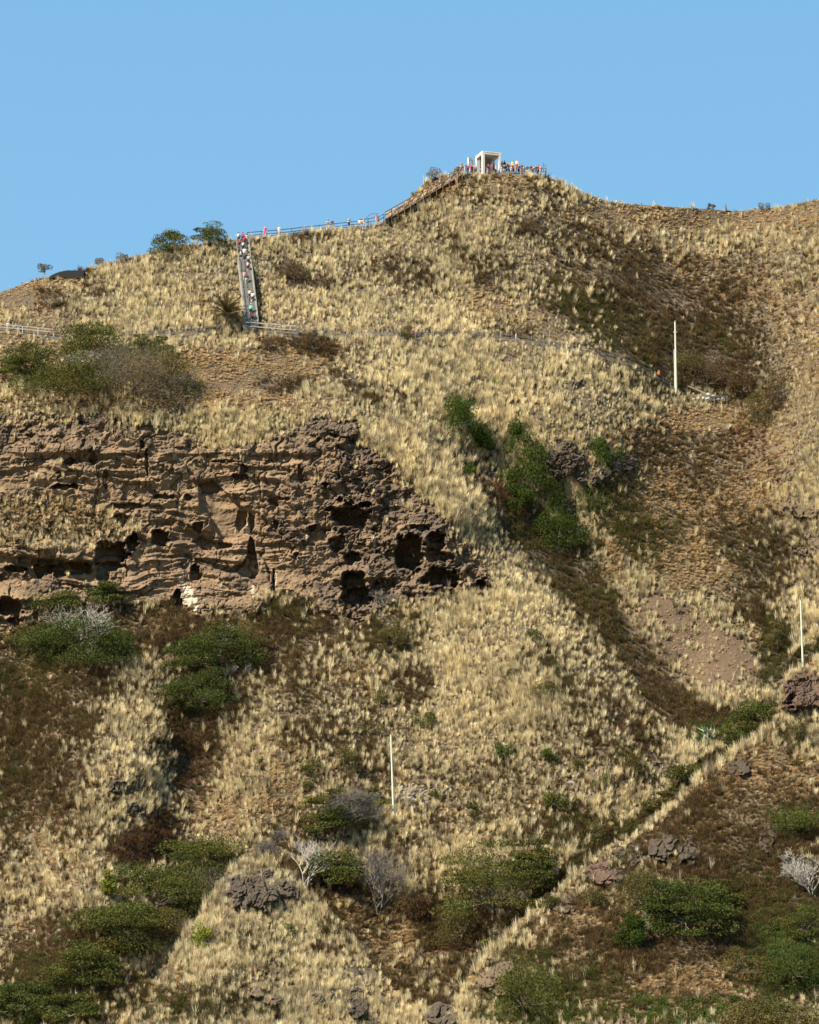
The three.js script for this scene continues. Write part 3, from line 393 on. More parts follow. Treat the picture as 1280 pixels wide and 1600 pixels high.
for (let u = 690; u < 1320; u += STEP) for (let v = crestR(u)[0]; v < 1650; v += STEP) { const b = v + rr(-0.1, 0.9) * STEP, rim = b - crestR(u)[0] < 15; sow(ridge, rim ? [[u, v, 50, 50, 0, 'g', 0.25]] : PATCH_R, u + rr(-0.6, 0.6) * STEP, b, rim ? { s: 1.15 } : {}); }
for (let u = 210; u < 730; u += STEP) for (let v = crestK(u)[0]; v < 1650; v += STEP) { const a = u + rr(-0.6, 0.6) * STEP, b = v + rr(-0.1, 0.9) * STEP; if (a > 690 && b > crestR(a)[0] + 10) continue; sow(knoll, PATCH_K, a, b); }
{
  const grassMat = leafMat(0.48), brushMat = leafMat(0.3), col = new THREE.Color();
  for (const k in KINDS) {
    const G = new THREE.Group(); G.name = KINDS[k].name; tag(G, KINDS[k].label, 'ground cover', null, 'stuff'); scene.add(G);
    KINDS[k].v.forEach((g, i) => {
      const L = POS[k][i]; if (!L.length) return;
      const im = new THREE.InstancedMesh(g, k === 's' || k === 'g' ? grassMat : brushMat, L.length); im.name = 'tuft'; im.userData.kind = 'stuff'; im.castShadow = im.receiveShadow = true;
      L.forEach(([m, c], j) => { im.setMatrixAt(j, m); im.setColorAt(j, col.setRGB(...c)); }); G.add(im);
    });
  }
}
// ------------------------------------------------------------------ rock outcrops
const V3 = (x, y, z) => new THREE.Vector3(x, y, z);
const GROUND = { m: main, r: ridge, k: knoll };
function rockGeo(w, h, d, k, tone, detail = 40) { // a block cut by flat breaks, then roughened
  const g0 = new THREE.SphereGeometry(1, detail, Math.round(detail * 0.7)), P = g0.attributes.position, C = new Float32Array(P.count * 3), U = new Float32Array(P.count * 2), p = new THREE.Vector3(), n = new THREE.Vector3(), cuts = [];
  for (let i = 0; i < 15; i++) { const z = hash2(i, 1, k) * 2 - 1, t = hash2(i, 2, k) * 6.283, r = Math.sqrt(1 - z * z); cuts.push([r * Math.cos(t), z, r * Math.sin(t), 0.62 + 0.34 * hash2(i, 3, k)]); }
  const S = Math.min(w, h, d);
  for (let i = 0; i < P.count; i++) {
    n.fromBufferAttribute(P, i); let r = 1.1, face = 0; cuts.forEach((c, j) => { const q = n.x * c[0] + n.y * c[1] + n.z * c[2]; if (q > 0.05 && c[3] / q < r) { r = c[3] / q; face = j; } });
    p.copy(n).multiplyScalar(r).multiply(sc3.set(w / 2, h / 2, d / 2));
    const f = fbm(p.x * 0.9 + k, p.y * 0.9, p.z * 0.9, 4), cr = Math.abs(N3(p.x * 0.8 + k, p.y * 1.1, p.z * 0.8)), rgh = 0.16 * S * f - 0.09 * S * sstep(0.09, 0, cr) + 0.035 * N3(p.x * 4.5, p.y * 4.5, p.z * 4.5 + k);
    p.addScaledVector(n, rgh); P.setXYZ(i, p.x, p.y, p.z);
    const c = (0.75 + 0.5 * hash2(face, 5, k)) * (1 + 0.45 * fbm(p.x * 1.6, p.y * 1.6, p.z * 1.6 + k, 3)); C.set(tone.map(x => x * c), i * 3); U.set([p.x / 2 + p.z / 2, p.y / 2], i * 2);
  }
  g0.setAttribute('color', new THREE.BufferAttribute(C, 3)); g0.setAttribute('uv', new THREE.BufferAttribute(U, 2)); g0.computeVertexNormals(); return g0;
}
const DK = [0.05, 0.035, 0.021], BR = [0.09, 0.062, 0.034], RD = [0.075, 0.043, 0.026];
[ // u, v, width, height, ground, colour, label
  [396, 1388, 96, 74, 'k', DK, 'largest dark lava outcrop, on top of the grassy knoll beside the bare tree'], [440, 1388, 60, 50, 'k', DK, 'dark craggy outcrop at the right shoulder of the knoll top'], [383, 1432, 34, 46, 'k', DK, 'dark narrow rock hanging below the knoll outcrop'],
  [425, 1512, 52, 30, 'k', BR, 'rounded brown boulder on the knoll face'], [420, 1552, 58, 36, 'k', BR, 'wide brown boulder low on the knoll face'], [508, 1552, 44, 46, 'k', BR, 'brown rock block right of the boulders on the knoll'], [556, 1555, 34, 88, 'k', DK, 'tall dark slanting rock rib at the knoll right edge'], [585, 1590, 30, 50, 'k', DK, 'dark rock at the bottom edge right of the slanting rib'], [690, 1590, 50, 44, 'r', DK, 'dark rock in the cleft at bottom centre'],
  [775, 1525, 64, 60, 'r', BR, 'grey brown rock slab on the lower end of the near ridge'], [880, 715, 60, 56, 'm', DK, 'dark rock outcrop at the left of the green gully trees'], [925, 745, 56, 36, 'm', DK, 'dark rock right of the tall gully bush'], [972, 722, 50, 40, 'm', DK, 'dark craggy rock under the round gully bush'], [880, 790, 40, 34, 'm', DK, 'dark rock among the lowest gully bushes'], [845, 755, 30, 30, 'm', DK, 'small dark rock beside the tall gully bush'],
  [1035, 1322, 50, 44, 'r', DK, 'dark overhanging rock on the near ridge with a shadowed hollow'], [1075, 1330, 40, 46, 'r', DK, 'dark block right of the hollow on the near ridge'], [945, 1365, 64, 46, 'r', RD, 'dark reddish rock left of the hollow on the near ridge'], [1268, 1082, 92, 66, 'r', RD, 'reddish brown rock bank under the right hand pole'], [1200, 1310, 30, 40, 'r', DK, 'small dark rock in the brush right of the hollow'],
  [1150, 1200, 46, 30, 'r', DK, 'low dark rock under the near ridge crest, upper part'], [880, 1412, 40, 34, 'r', DK, 'dark rock under the near ridge crest, lower part'], [985, 1335, 44, 30, 'r', DK, 'dark rock between the hollow and the reddish rock on the near ridge'],
  [1262, 790, 66, 44, 'm', BR, 'brown layered rock buttress at the right edge'], [1225, 740, 40, 30, 'm', BR, 'small brown rock above the buttress'], [1262, 850, 60, 34, 'm', BR, 'lower brown rock step of the right buttress'], [1030, 1195, 34, 30, 'm', DK, 'small dark rock hollow at the foot of the long spur'], [765, 1028, 56, 14, 'm', DK, 'low dark rock band in the pale grass of the spur'], [185, 1232, 34, 22, 'm', DK, 'dark rock in the grass strip lower left'], [215, 1260, 40, 20, 'm', DK, 'low dark stone below the lower left rock'], [530, 672, 74, 22, 'm', BR, 'low brown rock ledge above the cliff right of centre'], [815, 640, 30, 14, 'm', DK, 'small dark rock in pale grass above the tall bush'], [900, 590, 20, 30, 'm', DK, 'narrow dark rock in pale grass below the trail'], [885, 395, 22, 34, 'm', DK, 'dark rock rib on the summit cone right flank'],
].forEach(([u, v, w, h, L, c, label], i) => {
  const Df = { m: D_MAIN, r: D_R, k: D_K }[L], fn = GROUND[L], e = 1.1, nu = Math.round(w * 1.9 / e), nv = Math.round(h * 1.9 / e), q = V3(), base = fn(u, v), bulge = clamp(Math.min(w, h) * 0.03, 0.5, 2.2);
  const g = sheet(nu, nv, (a, b, p) => {
    const x = (a / (nu - 1) * 2 - 1) * 0.95, y = (b / (nv - 1) * 2 - 1) * 0.95, U = u + x * w, Vv = v + y * h; fn(U, Vv, q); const X = q.x, Y = q.y, k = i * 3.7;
    const w1 = N3(X * 0.5, Y * 0.5, k), w2 = N3(X * 0.5, Y * 0.5, k + 9), w3 = N3(X * 1.6, Y * 1.6, k + 4), rad = Math.hypot(x * 1.9, y * 1.9) + 0.5 * w1 + 0.22 * w3, m = sstep(1.05, 0.8, rad);
    const [e1, h1, t1] = blocks(X * 0.6 + 0.6 * w1, Y * 0.62 + 0.6 * w2, k), [e2, h2, t2] = blocks(X * 1.5 + 0.5 * w3, Y * 1.7 + 0.5 * w1, k + 2), [e3, h3] = blocks(X * 3.4, Y * 3.8, k + 3);
    const d = bulge * (0.45 + 0.55 * sstep(-0.5, 0.35, y)) + 1.1 * (h1 - 0.5) + 0.95 * t1 - 0.5 * sstep(0.08, 0, e1) + 0.5 * (h2 - 0.5) + 0.45 * t2 - 0.14 * sstep(0.1, 0, e2) + 0.2 * (h3 - 0.5) + 0.3 * fbm(X * 1.1, Y * 1.1, k, 3);
    at(U, Vv, EYE.z - q.z - m * Math.max(d, -0.2) + (1 - m) * 1.6, p).sub(base);
    const cc = (0.7 + 0.4 * h2 + 0.3 * h3) * (1 + 0.4 * fbm(X * 0.8, Y * 0.8, k + 5, 3)); const col = c.map(z => z * cc * 0.9); if (m < 0.01) col.out = true; return col;
  });
  const o = mesh(numbered('rock_outcrop'), g, M.rock, scene); o.position.copy(base); tag(o, label, 'rock', 'rock outcrops on the slopes');
});
{ // loose pale stones
  const g = new THREE.IcosahedronGeometry(0.2, 1), P = g.attributes.position; for (let i = 0; i < P.count; i++) { const f = 1 + 0.35 * N3(P.getX(i) * 6, P.getY(i) * 6, P.getZ(i) * 6); P.setXYZ(i, P.getX(i) * f, P.getY(i) * f * 0.7, P.getZ(i) * f); } g.computeVertexNormals();
  const L = [], spots = [[575, 497, 30, 8, 60], [1190, 380, 16, 8, 40], [1145, 375, 12, 5, 20], [1170, 400, 20, 5, 26], [1040, 395, 16, 5, 14], [1260, 430, 20, 40, 60], [1220, 580, 30, 50, 70], [1190, 510, 16, 40, 40], [1240, 520, 20, 40, 50], [690, 325, 14, 14, 30], [800, 345, 14, 6, 10], [640, 1245, 40, 24, 160], [700, 1220, 60, 40, 70], [90, 1350, 60, 60, 120], [1080, 1000, 120, 70, 1500], [990, 690, 40, 30, 60], [1080, 700, 60, 30, 50], [120, 495, 20, 8, 20], [350, 430, 20, 30, 40], [415, 420, 10, 20, 30], [600, 580, 60, 20, 40], [650, 600, 20, 8, 30], [740, 1100, 80, 60, 80], [900, 1240, 60, 40, 90], [1060, 1555, 60, 14, 50], [990, 1530, 40, 14, 40], [1140, 1560, 40, 10, 40], [420, 1180, 30, 30, 40], [400, 1560, 50, 20, 50], [680, 580, 12, 5, 20]];
  for (const [u, v, a, b, n] of spots) for (let i = 0; i < n; i++) { const x = u + a * (R() + R() - 1) * 1.2, y = v + b * (R() + R() - 1) * 1.2, fn = y > crestR(Math.max(x, 690))[0] && x > 690 ? ridge : y > crestK(clamp(x, 230, 720))[0] && x > 230 && x < 720 ? knoll : main; L.push([fn(x, y), u === 1080 && v === 1000 ? 0 : 1]); }
  const im = new THREE.InstancedMesh(g, mat([1, 1, 1], 0.95), L.length); im.name = 'loose_stones'; tag(im, 'loose pale stones scattered on bare ground', 'stones', null, 'stuff'); im.castShadow = im.receiveShadow = true;
  const col = new THREE.Color(); L.forEach(([p, w], i) => { const s = rr(0.35, 1.2) * (w ? 1.1 : 0.6); mx.compose(p, qA.setFromEuler(new THREE.Euler(R() * 6, R() * 6, R() * 6)), sc3.set(s * 1.4, s, s)); im.setMatrixAt(i, mx); const c = rr(0.7, 1.15); im.setColorAt(i, w ? col.setRGB(0.2 * c, 0.18 * c, 0.15 * c) : col.setRGB(0.2 * c, 0.135 * c, 0.085 * c)); }); scene.add(im);
}

// ------------------------------------------------------------------ trees and shrubs
function limb(pts, r0, r1, sides = 5) { // tapered tube through points
  const P = [], I = [], n = pts.length, up = new THREE.Vector3(), a = new THREE.Vector3(), b = new THREE.Vector3();
  for (let i = 0; i < n; i++) {
    up.copy(pts[Math.min(i + 1, n - 1)]).sub(pts[Math.max(i - 1, 0)]).normalize(); a.set(0.31, 0.17, 0.93).cross(up).normalize(); b.copy(up).cross(a);
    const r = lerp(r0, r1, i / (n - 1));
    for (let k = 0; k < sides; k++) { const t = k / sides * 6.283, c = Math.cos(t) * r, s = Math.sin(t) * r; P.push(pts[i].x + a.x * c + b.x * s, pts[i].y + a.y * c + b.y * s, pts[i].z + a.z * c + b.z * s); if (i) { const q = (i - 1) * sides, k2 = (k + 1) % sides; I.push(q + k, q + k2, q + sides + k, q + k2, q + sides + k2, q + sides + k); } }
  }
  const g = new THREE.BufferGeometry(); g.setAttribute('position', new THREE.Float32BufferAttribute(P, 3)); g.setIndex(I); g.computeVertexNormals(); return g;
}
function foliage(w, h, n, style, tone) { // crown volume filled with sprays of leaves; returns geometry and clump centres
  const clumps = [], K = Math.round(clamp(w * h * 0.5, 8, 36));
  for (let i = 0; i < K; i++) { const a = R() * 6.283, e = R(), r = Math.sqrt(1 - e * e * 0.85) * rr(0.45, 1), y = e * rr(0.75, 1); clumps.push({ x: Math.cos(a) * r * w * 0.4, y: h * (0.04 + 0.84 * y * rr(0.8, 1)), z: Math.sin(a) * r * w * 0.36, c: rr(0.7, 1.25), y2: rr(0.85, 1.2), r: rr(0.115, 0.22) * w * (K < 12 ? 1.25 : 1) * (style.lump || 1), f: rr(style.flat[0], style.flat[1]) }); }
  const P = new Float32Array(n * 12), C = new Float32Array(n * 12), I = new Uint32Array(n * 6), ax = V3(), ay = V3(), c = V3();
  for (let i = 0; i < n; i++) {
    const q = clumps[Math.floor(R() * K)], t = R() * 6.283, z = R() * 2 - 1, rad = Math.cbrt(rr(0.18, 1)), s = Math.sqrt(1 - z * z); c.set(q.x + q.r * rad * s * Math.cos(t), Math.max(-0.1, q.y + q.r * q.f * rad * z), q.z + q.r * rad * s * Math.sin(t));
    ax.set(R() - 0.5, (R() - 0.5) * style.tilt, R() - 0.5).normalize(); ay.set(R() - 0.5, (R() - 0.5) * style.tilt, R() - 0.5).normalize(); ay.addScaledVector(ax, -ay.dot(ax)).normalize();
    const L = style.len * rr(0.6, 1.4) / 2, W = style.wid * rr(0.6, 1.3) / 2, b = rr(0.72, 1.28), y = rr(0.85, 1.25);
    [[-1, -0.5], [0.1, -1], [1, 0.2], [-0.1, 1]].forEach(([f, g], k) => { const o = i * 12 + k * 3; P[o] = c.x + ax.x * f * L + ay.x * g * W; P[o + 1] = c.y + ax.y * f * L + ay.y * g * W; P[o + 2] = c.z + ax.z * f * L + ay.z * g * W; C[o] = tone[0] * b * y * q.c * q.y2; C[o + 1] = tone[1] * b * q.c; C[o + 2] = tone[2] * b * q.c; });
    I.set([0, 1, 2, 0, 2, 3].map(k => i * 4 + k), i * 6);
  }
  const g = new THREE.BufferGeometry(); g.setAttribute('position', new THREE.BufferAttribute(P, 3)); g.setAttribute('color', new THREE.BufferAttribute(C, 3)); g.setIndex(new THREE.BufferAttribute(I, 1)); g.computeVertexNormals();
  return { g, clumps };
}
const STY = { feather: { flat: [0.2, 0.38], tilt: 0.9, len: 0.29, wid: 0.135 }, round: { flat: [0.75, 1], tilt: 1.6, len: 0.2, wid: 0.15, lump: 1.1 }, scrub: { flat: [0.6, 0.9], tilt: 1.5, len: 0.21, wid: 0.1 } };
const crownMat = new THREE.MeshPhysicalMaterial({ vertexColors: true, roughness: 1, side: THREE.DoubleSide, transmission: 0.25, thickness: 0, ior: 1.1, specularIntensity: 0.3 });
const barkMat = mat([0.09, 0.07, 0.05], 0.95), greyBark = mat([0.31, 0.285, 0.245], 0.95), twigMat = mat([0.1, 0.088, 0.075], 0.95);
const TONE = { green: [0.05, 0.068, 0.017], mid: [0.07, 0.08, 0.02], olive: [0.086, 0.08, 0.027], dark: [0.042, 0.064, 0.012], bright: [0.14, 0.155, 0.022], grey: [0.13, 0.112, 0.068], brown: [0.08, 0.054, 0.026] };
function plant(u, vb, wp, hp, L, kind, tone, label, name = 'green_shrub', cat = 'shrub', group = 'shrubs on the slope') {
  wp *= 1.14; hp *= 1.18; const p = L.isVector3 ? L : GROUND[L](u, vb), k = (EYE.z - p.z) / FOCAL, w = wp * k, h = hp * k, T = thing(name, p, 0), st = STY[kind];
  const n = Math.round(clamp(wp * hp * (kind === 'round' ? 1.15 : kind === 'feather' ? 0.95 : 0.8), 700, 15000)), f = foliage(w, h, n, st, TONE[tone]);
  const trunk = []; const fork = V3(rr(-0.05, 0.05) * w, h * 0.18, 0), r = clamp(w * 0.022, 0.035, 0.16);
  trunk.push(limb([V3(0, -0.5, 0), V3(fork.x * 0.5, h * 0.08, 0), fork], r * 1.3, r));
  f.clumps.slice(0, clamp(Math.round(w * 1.2), 4, 12)).forEach(c => trunk.push(limb([fork, V3(lerp(fork.x, c.x, 0.5) + rr(-0.1, 0.1) * w * 0.3, lerp(fork.y, c.y, 0.4), c.z * 0.5), V3(c.x, c.y, c.z)], r * 0.7, r * 0.15, 4)));
  mesh('trunk', mergeGeometries(trunk), barkMat, T); mesh('crown', f.g, crownMat, T);
  return tag(T, label, cat, group);
}
function bareTree(u, vb, wp, hp, L, label, levels = 5, pale = true) {
  const p = L.isVector3 ? L : GROUND[L](u, vb), k = (EYE.z - p.z) / FOCAL, w = wp * k, h = hp * k, T = thing('bare_tree', p, 0), big = [], small = [];
  const grow = (a, dir, len, r, lev) => {
    const mid = a.clone().addScaledVector(dir, len * 0.5).add(V3(rr(-1, 1), rr(-0.6, 1), rr(-1, 1)).multiplyScalar(len * 0.13)), end = a.clone().addScaledVector(dir, len).add(V3(rr(-1, 1), rr(-0.5, 0.5), rr(-1, 1)).multiplyScalar(len * 0.12));
    (lev >= levels - 2 ? big : small).push(limb([a, mid, end], r, r * 0.62, lev >= levels - 2 ? 5 : 3));
    if (lev <= 0) return; const nb = lev >= levels - 1 ? 4 : 3;
    for (let i = 0; i < nb; i++) { const d = dir.clone().add(V3(rr(-1, 1) * w / h * 0.95, rr(-0.35, 0.5), rr(-0.9, 0.9)).multiplyScalar(0.95)).normalize(); grow(R() < 0.3 ? mid : end, d, len * rr(0.55, 0.85), Math.max(r * 0.6, 0.016), lev - 1); }
  };
  const stems = w > h * 0.9 ? 3 : 2; for (let i = 0; i < stems; i++) grow(V3(rr(-0.1, 0.1), -0.4, 0), V3(rr(-0.6, 0.6) * w / h, 1, rr(-0.4, 0.4)).normalize(), h * 0.34, clamp(h * 0.016, 0.05, 0.14), levels);
  mesh('trunk', mergeGeometries(big), pale ? greyBark : twigMat, T); mesh('branches', mergeGeometries(small), pale ? greyBark : twigMat, T).userData.kind = 'stuff';
  return tag(T, label, 'bare tree', 'leafless trees on the slope');
}
[ // base u, base v, width, height, ground, leaf habit, tone, label
  [140, 566, 130, 70, 'm', 'feather', 'mid', 'green topmost tree of the thicket on the bench left'], [45, 592, 100, 58, 'm', 'feather', 'mid', 'leftmost green tree of the bench thicket'], [110, 626, 180, 76, 'm', 'feather', 'mid', 'wide green tree at the thicket front, left'], [205, 622, 165, 84, 'm', 'scrub', 'grey', 'grey olive bush at the thicket front, centre'], [258, 610, 120, 74, 'm', 'scrub', 'olive', 'olive bush at the right end of the thicket'], [165, 590, 100, 50, 'm', 'scrub', 'grey', 'grey twiggy bush inside the thicket'], [8, 585, 50, 26, 'm', 'feather', 'mid', 'small green bush cut by the left edge above the cliff'], [235, 556, 80, 34, 'm', 'feather', 'mid', 'green bush against the trail railing'],
  [128, 1042, 190, 84, 'm', 'feather', 'green', 'dark green tree at the cliff foot behind white branches'], [95, 960, 100, 40, 'm', 'feather', 'mid', 'green crown tip against the cliff, left'], [168, 950, 80, 44, 'm', 'feather', 'green', 'dark green crown tip against the cliff below the cave'], [60, 1015, 100, 44, 'm', 'feather', 'mid', 'pale green bush at the cliff foot, far left'], [185, 1020, 70, 40, 'm', 'feather', 'green', 'small green tree right of the white branches'],
  [335, 1052, 150, 90, 'm', 'feather', 'green', 'dark green tree under the cliff, centre left'], [315, 1110, 140, 62, 'm', 'feather', 'green', 'lower green tree under the centre left tree'], [385, 1030, 70, 70, 'm', 'scrub', 'olive', 'olive bush right of the centre left tree'],
  [320, 1390, 165, 90, 'm', 'feather', 'mid', 'highest green tree in the bank left of the knoll'], [250, 1436, 190, 92, 'm', 'feather', 'mid', 'wide green tree in the middle of the bank left of the knoll'], [325, 1430, 110, 66, 'm', 'scrub', 'grey', 'grey green tree beside the knoll outcrop'], [190, 1490, 170, 96, 'm', 'feather', 'mid', 'green tree low in the bank, left'], [235, 1475, 120, 60, 'm', 'scrub', 'olive', 'olive tree low in the bank, right'], [130, 1540, 120, 70, 'm', 'feather', 'mid', 'green tree near the bottom left, second from the corner'], [30, 1596, 110, 74, 'm', 'feather', 'green', 'dark green tree in the bottom left corner'], [110, 1600, 110, 50, 'm', 'feather', 'mid', 'low green tree at the bottom edge, left'],
  [505, 1305, 100, 70, 'm', 'feather', 'mid', 'green tree behind the grey bare tree left of the centre pole'], [578, 1262, 56, 36, 'm', 'feather', 'mid', 'small green tree left of the centre pole'], [520, 1385, 110, 66, 'm', 'feather', 'mid', 'green tree between the two bare trees at lower centre'], [770, 1440, 195, 138, 'm', 'feather', 'mid', 'largest green spreading tree, lower centre'], [830, 1400, 100, 90, 'm', 'feather', 'mid', 'green tree right behind the largest spreading tree'], [720, 1475, 90, 50, 'm', 'scrub', 'olive', 'low olive bush under the largest spreading tree'], [640, 1440, 70, 50, 'm', 'scrub', 'brown', 'brown bush left of the largest spreading tree'],
  [1075, 1465, 165, 104, 'r', 'feather', 'green', 'dark green spreading tree lower right'], [1010, 1440, 96, 84, 'r', 'scrub', 'olive', 'olive twiggy tree left of the lower right tree'], [1120, 1420, 80, 50, 'r', 'feather', 'mid', 'upper crown tree behind the lower right tree'], [1188, 1168, 112, 86, 'm', 'feather', 'mid', 'green tree behind the near ridge, below the right pole'], [1150, 1200, 70, 70, 'm', 'feather', 'green', 'green tree just left of the tree below the right pole'], [1075, 1250, 84, 66, 'm', 'feather', 'mid', 'grey green tree behind the near ridge, right of the spur foot'], [1030, 1275, 60, 40, 'm', 'feather', 'olive', 'small olive tree behind the near ridge crest'],
  [820, 1590, 130, 84, 'r', 'scrub', 'mid', 'green bush at the bottom right of centre'], [1200, 1612, 170, 54, 'r', 'feather', 'olive', 'yellowish green tree at the bottom edge, right'], [1240, 1540, 110, 70, 'r', 'scrub', 'green', 'dark green bush near the right edge, bottom'], [1170, 1530, 90, 50, 'r', 'scrub', 'olive', 'olive bush left of the dark bush at bottom right'], [1255, 1465, 70, 50, 'r', 'scrub', 'mid', 'green bush under the bare tree at the right edge'],
].forEach(a => plant(...a, 'green_tree', 'tree', 'green trees on the slope'));
[
  [266, 398, 84, 46, 'left feathery tree on the skyline'], [328, 388, 72, 40, 'right feathery tree on the skyline beside the stair top'],
].forEach(([u, v, w, h, label]) => plant(u, v, w, h, at(u, v, D_MAIN(u, v) + 0.6), 'feather', 'mid', label, 'green_tree', 'tree', 'green trees on the slope'));
[
  [708, 636, 42, 22, 'm', 'round', 'dark', 'small glossy bush on top of the upper gully bush'], [716, 684, 74, 66, 'm', 'round', 'dark', 'glossy dark bush, upper left of the gully'], [744, 704, 58, 50, 'm', 'round', 'dark', 'glossy bush just below the upper left gully bush'], [735, 752, 30, 32, 'm', 'round', 'dark', 'small dark bush in pale grass left of the gully'],
  [814, 716, 62, 60, 'm', 'round', 'dark', 'top of the tall glossy gully bush'], [830, 758, 72, 68, 'm', 'round', 'dark', 'middle of the tall glossy gully bush'], [850, 796, 70, 62, 'm', 'round', 'dark', 'foot of the tall glossy gully bush'], [796, 760, 44, 28, 'm', 'round', 'dark', 'low dark bush left of the tall gully bush'], [806, 798, 46, 42, 'm', 'round', 'dark', 'dark bush below the low gully bush'], [875, 856, 86, 68, 'm', 'round', 'dark', 'lowest dark bush in the gully'], [937, 728, 46, 50, 'm', 'round', 'dark', 'round dark bush on the rocks right of the gully'], [968, 722, 34, 26, 'm', 'scrub', 'green', 'small green bush beside the round rock bush'], [925, 800, 56, 34, 'm', 'scrub', 'green', 'low green bush under the gully rocks'], [772, 606, 16, 14, 'm', 'scrub', 'bright', 'tiny yellow green bush in pale grass above the gully'],
  [788, 1186, 32, 26, 'm', 'round', 'dark', 'small dark round bush in pale grass right of the centre pole'], [855, 1190, 32, 20, 'm', 'round', 'green', 'small green bush right of the dark round bush'], [680, 1250, 28, 18, 'm', 'scrub', 'mid', 'small green bush just right of the centre pole'], [866, 1264, 40, 26, 'm', 'round', 'mid', 'green bush upslope of the largest tree, right'], [736, 1284, 32, 32, 'm', 'scrub', 'mid', 'green bush upslope of the largest tree, left'], [766, 1290, 28, 22, 'm', 'scrub', 'olive', 'olive bush between the two green bushes above the largest tree'], [540, 1208, 52, 42, 'm', 'scrub', 'olive', 'olive bush left of the centre pole top'], [486, 1212, 36, 28, 'm', 'scrub', 'mid', 'green bush left of the olive bush by the pole'], [488, 1232, 30, 22, 'm', 'scrub', 'mid', 'smaller green bush below it, left of the pole'], [662, 1140, 38, 34, 'm', 'scrub', 'mid', 'leaning green bush right of the centre pole top'], [604, 1098, 46, 28, 'm', 'scrub', 'olive', 'olive bush in the grass above the centre pole'], [575, 1150, 56, 24, 'm', 'scrub', 'olive', 'flat olive bush at the centre pole top'], [852, 1092, 50, 30, 'm', 'scrub', 'olive', 'olive bush on the spur flank, middle'], [800, 1062, 24, 20, 'm', 'scrub', 'mid', 'small bush under the rock band of the spur'], [835, 1008, 34, 30, 'm', 'scrub', 'mid', 'green bush on the spur crest'], [942, 1232, 36, 20, 'm', 'scrub', 'mid', 'small bush low on the spur, right'], [910, 1206, 34, 20, 'm', 'scrub', 'mid', 'small bush low on the spur, left'], [990, 1205, 50, 26, 'm', 'scrub', 'olive', 'olive bush near the spur foot'], [990, 1305, 40, 26, 'm', 'scrub', 'mid', 'green bush at the near ridge crest, left'], [925, 1312, 44, 30, 'm', 'scrub', 'olive', 'olive bush behind the near ridge crest'],
  [616, 1015, 60, 52, 'm', 'scrub', 'olive', 'brown green bush under the right hand caves'], [1185, 662, 60, 54, 'm', 'scrub', 'olive', 'olive bush right of the pole platform'], [1215, 640, 56, 70, 'm', 'scrub', 'brown', 'brown bush behind the olive platform bush'], [1110, 612, 110, 56, 'm', 'scrub', 'brown', 'wide brown bush behind the heap of pale blocks'], [1160, 620, 60, 44, 'm', 'scrub', 'brown', 'brown bush upslope of the olive platform bush'], [1080, 590, 70, 46, 'm', 'scrub', 'olive', 'olive bush right behind the upper pole'],
  [170, 1408, 26, 48, 'm', 'round', 'bright', 'bright green upright bush beside the bank of trees'], [315, 1482, 36, 32, 'k', 'round', 'bright', 'yellow green round bush on the knoll left side'], [447, 1462, 30, 20, 'k', 'scrub', 'mid', 'small bush below the knoll outcrop'], [987, 1482, 48, 50, 'r', 'round', 'dark', 'dark round bush left of the lower right tree'], [755, 1490, 14, 26, 'm', 'round', 'bright', 'tiny bright bush at the near ridge edge'], [930, 1420, 46, 30, 'r', 'scrub', 'olive', 'olive bush on the near ridge below the reddish rock'], [860, 1420, 36, 26, 'r', 'scrub', 'olive', 'olive bush on the near ridge crest, lower'], [1240, 1305, 84, 44, 'r', 'scrub', 'mid', 'green bush at the right edge below the ridge crest'], [1215, 1020, 46, 60, 'm', 'scrub', 'olive', 'olive bush left of the right pole'], [1255, 1150, 50, 26, 'r', 'scrub', 'olive', 'olive bush on the near ridge, right edge'],
  [460, 440, 52, 28, 'm', 'scrub', 'brown', 'dark brown bush in pale grass right of the long stair'], [508, 452, 40, 18, 'm', 'scrub', 'brown', 'lower brown bush right of the long stair'], [820, 362, 44, 22, 'm', 'scrub', 'brown', 'brown bush on the face of the summit cone'], [490, 552, 56, 36, 'm', 'scrub', 'brown', 'brown bush below the trail railing, centre'], [450, 612, 50, 20, 'm', 'scrub', 'brown', 'brown bush on the golden bench'], [85, 480, 34, 26, 'm', 'scrub', 'grey', 'grey bush on the left hill'], [680, 282, 30, 22, 'm', 'scrub', 'grey', 'grey bush on the mound left of the summit stair'], [420, 548, 30, 24, 'm', 'scrub', 'brown', 'brown bush below the foot of the long stair'], [635, 532, 26, 24, 'm', 'scrub', 'olive', 'olive bush growing over the trail railing'],
].forEach(a => plant(...a));
[[70, 424, 26, 12, 'left'], [192, 407, 26, 10, 'right'], [1112, 330, 16, 14, 'saddle'], [1195, 329, 22, 12, 'far right'], [155, 413, 20, 9, 'middle']].forEach(([u, v, w, h, k]) => plant(u, v, w, h, at(u, v, D_MAIN(u, v) + 0.4), 'scrub', 'grey', `small dark bush on the skyline, ${k}`, 'skyline_bush'));
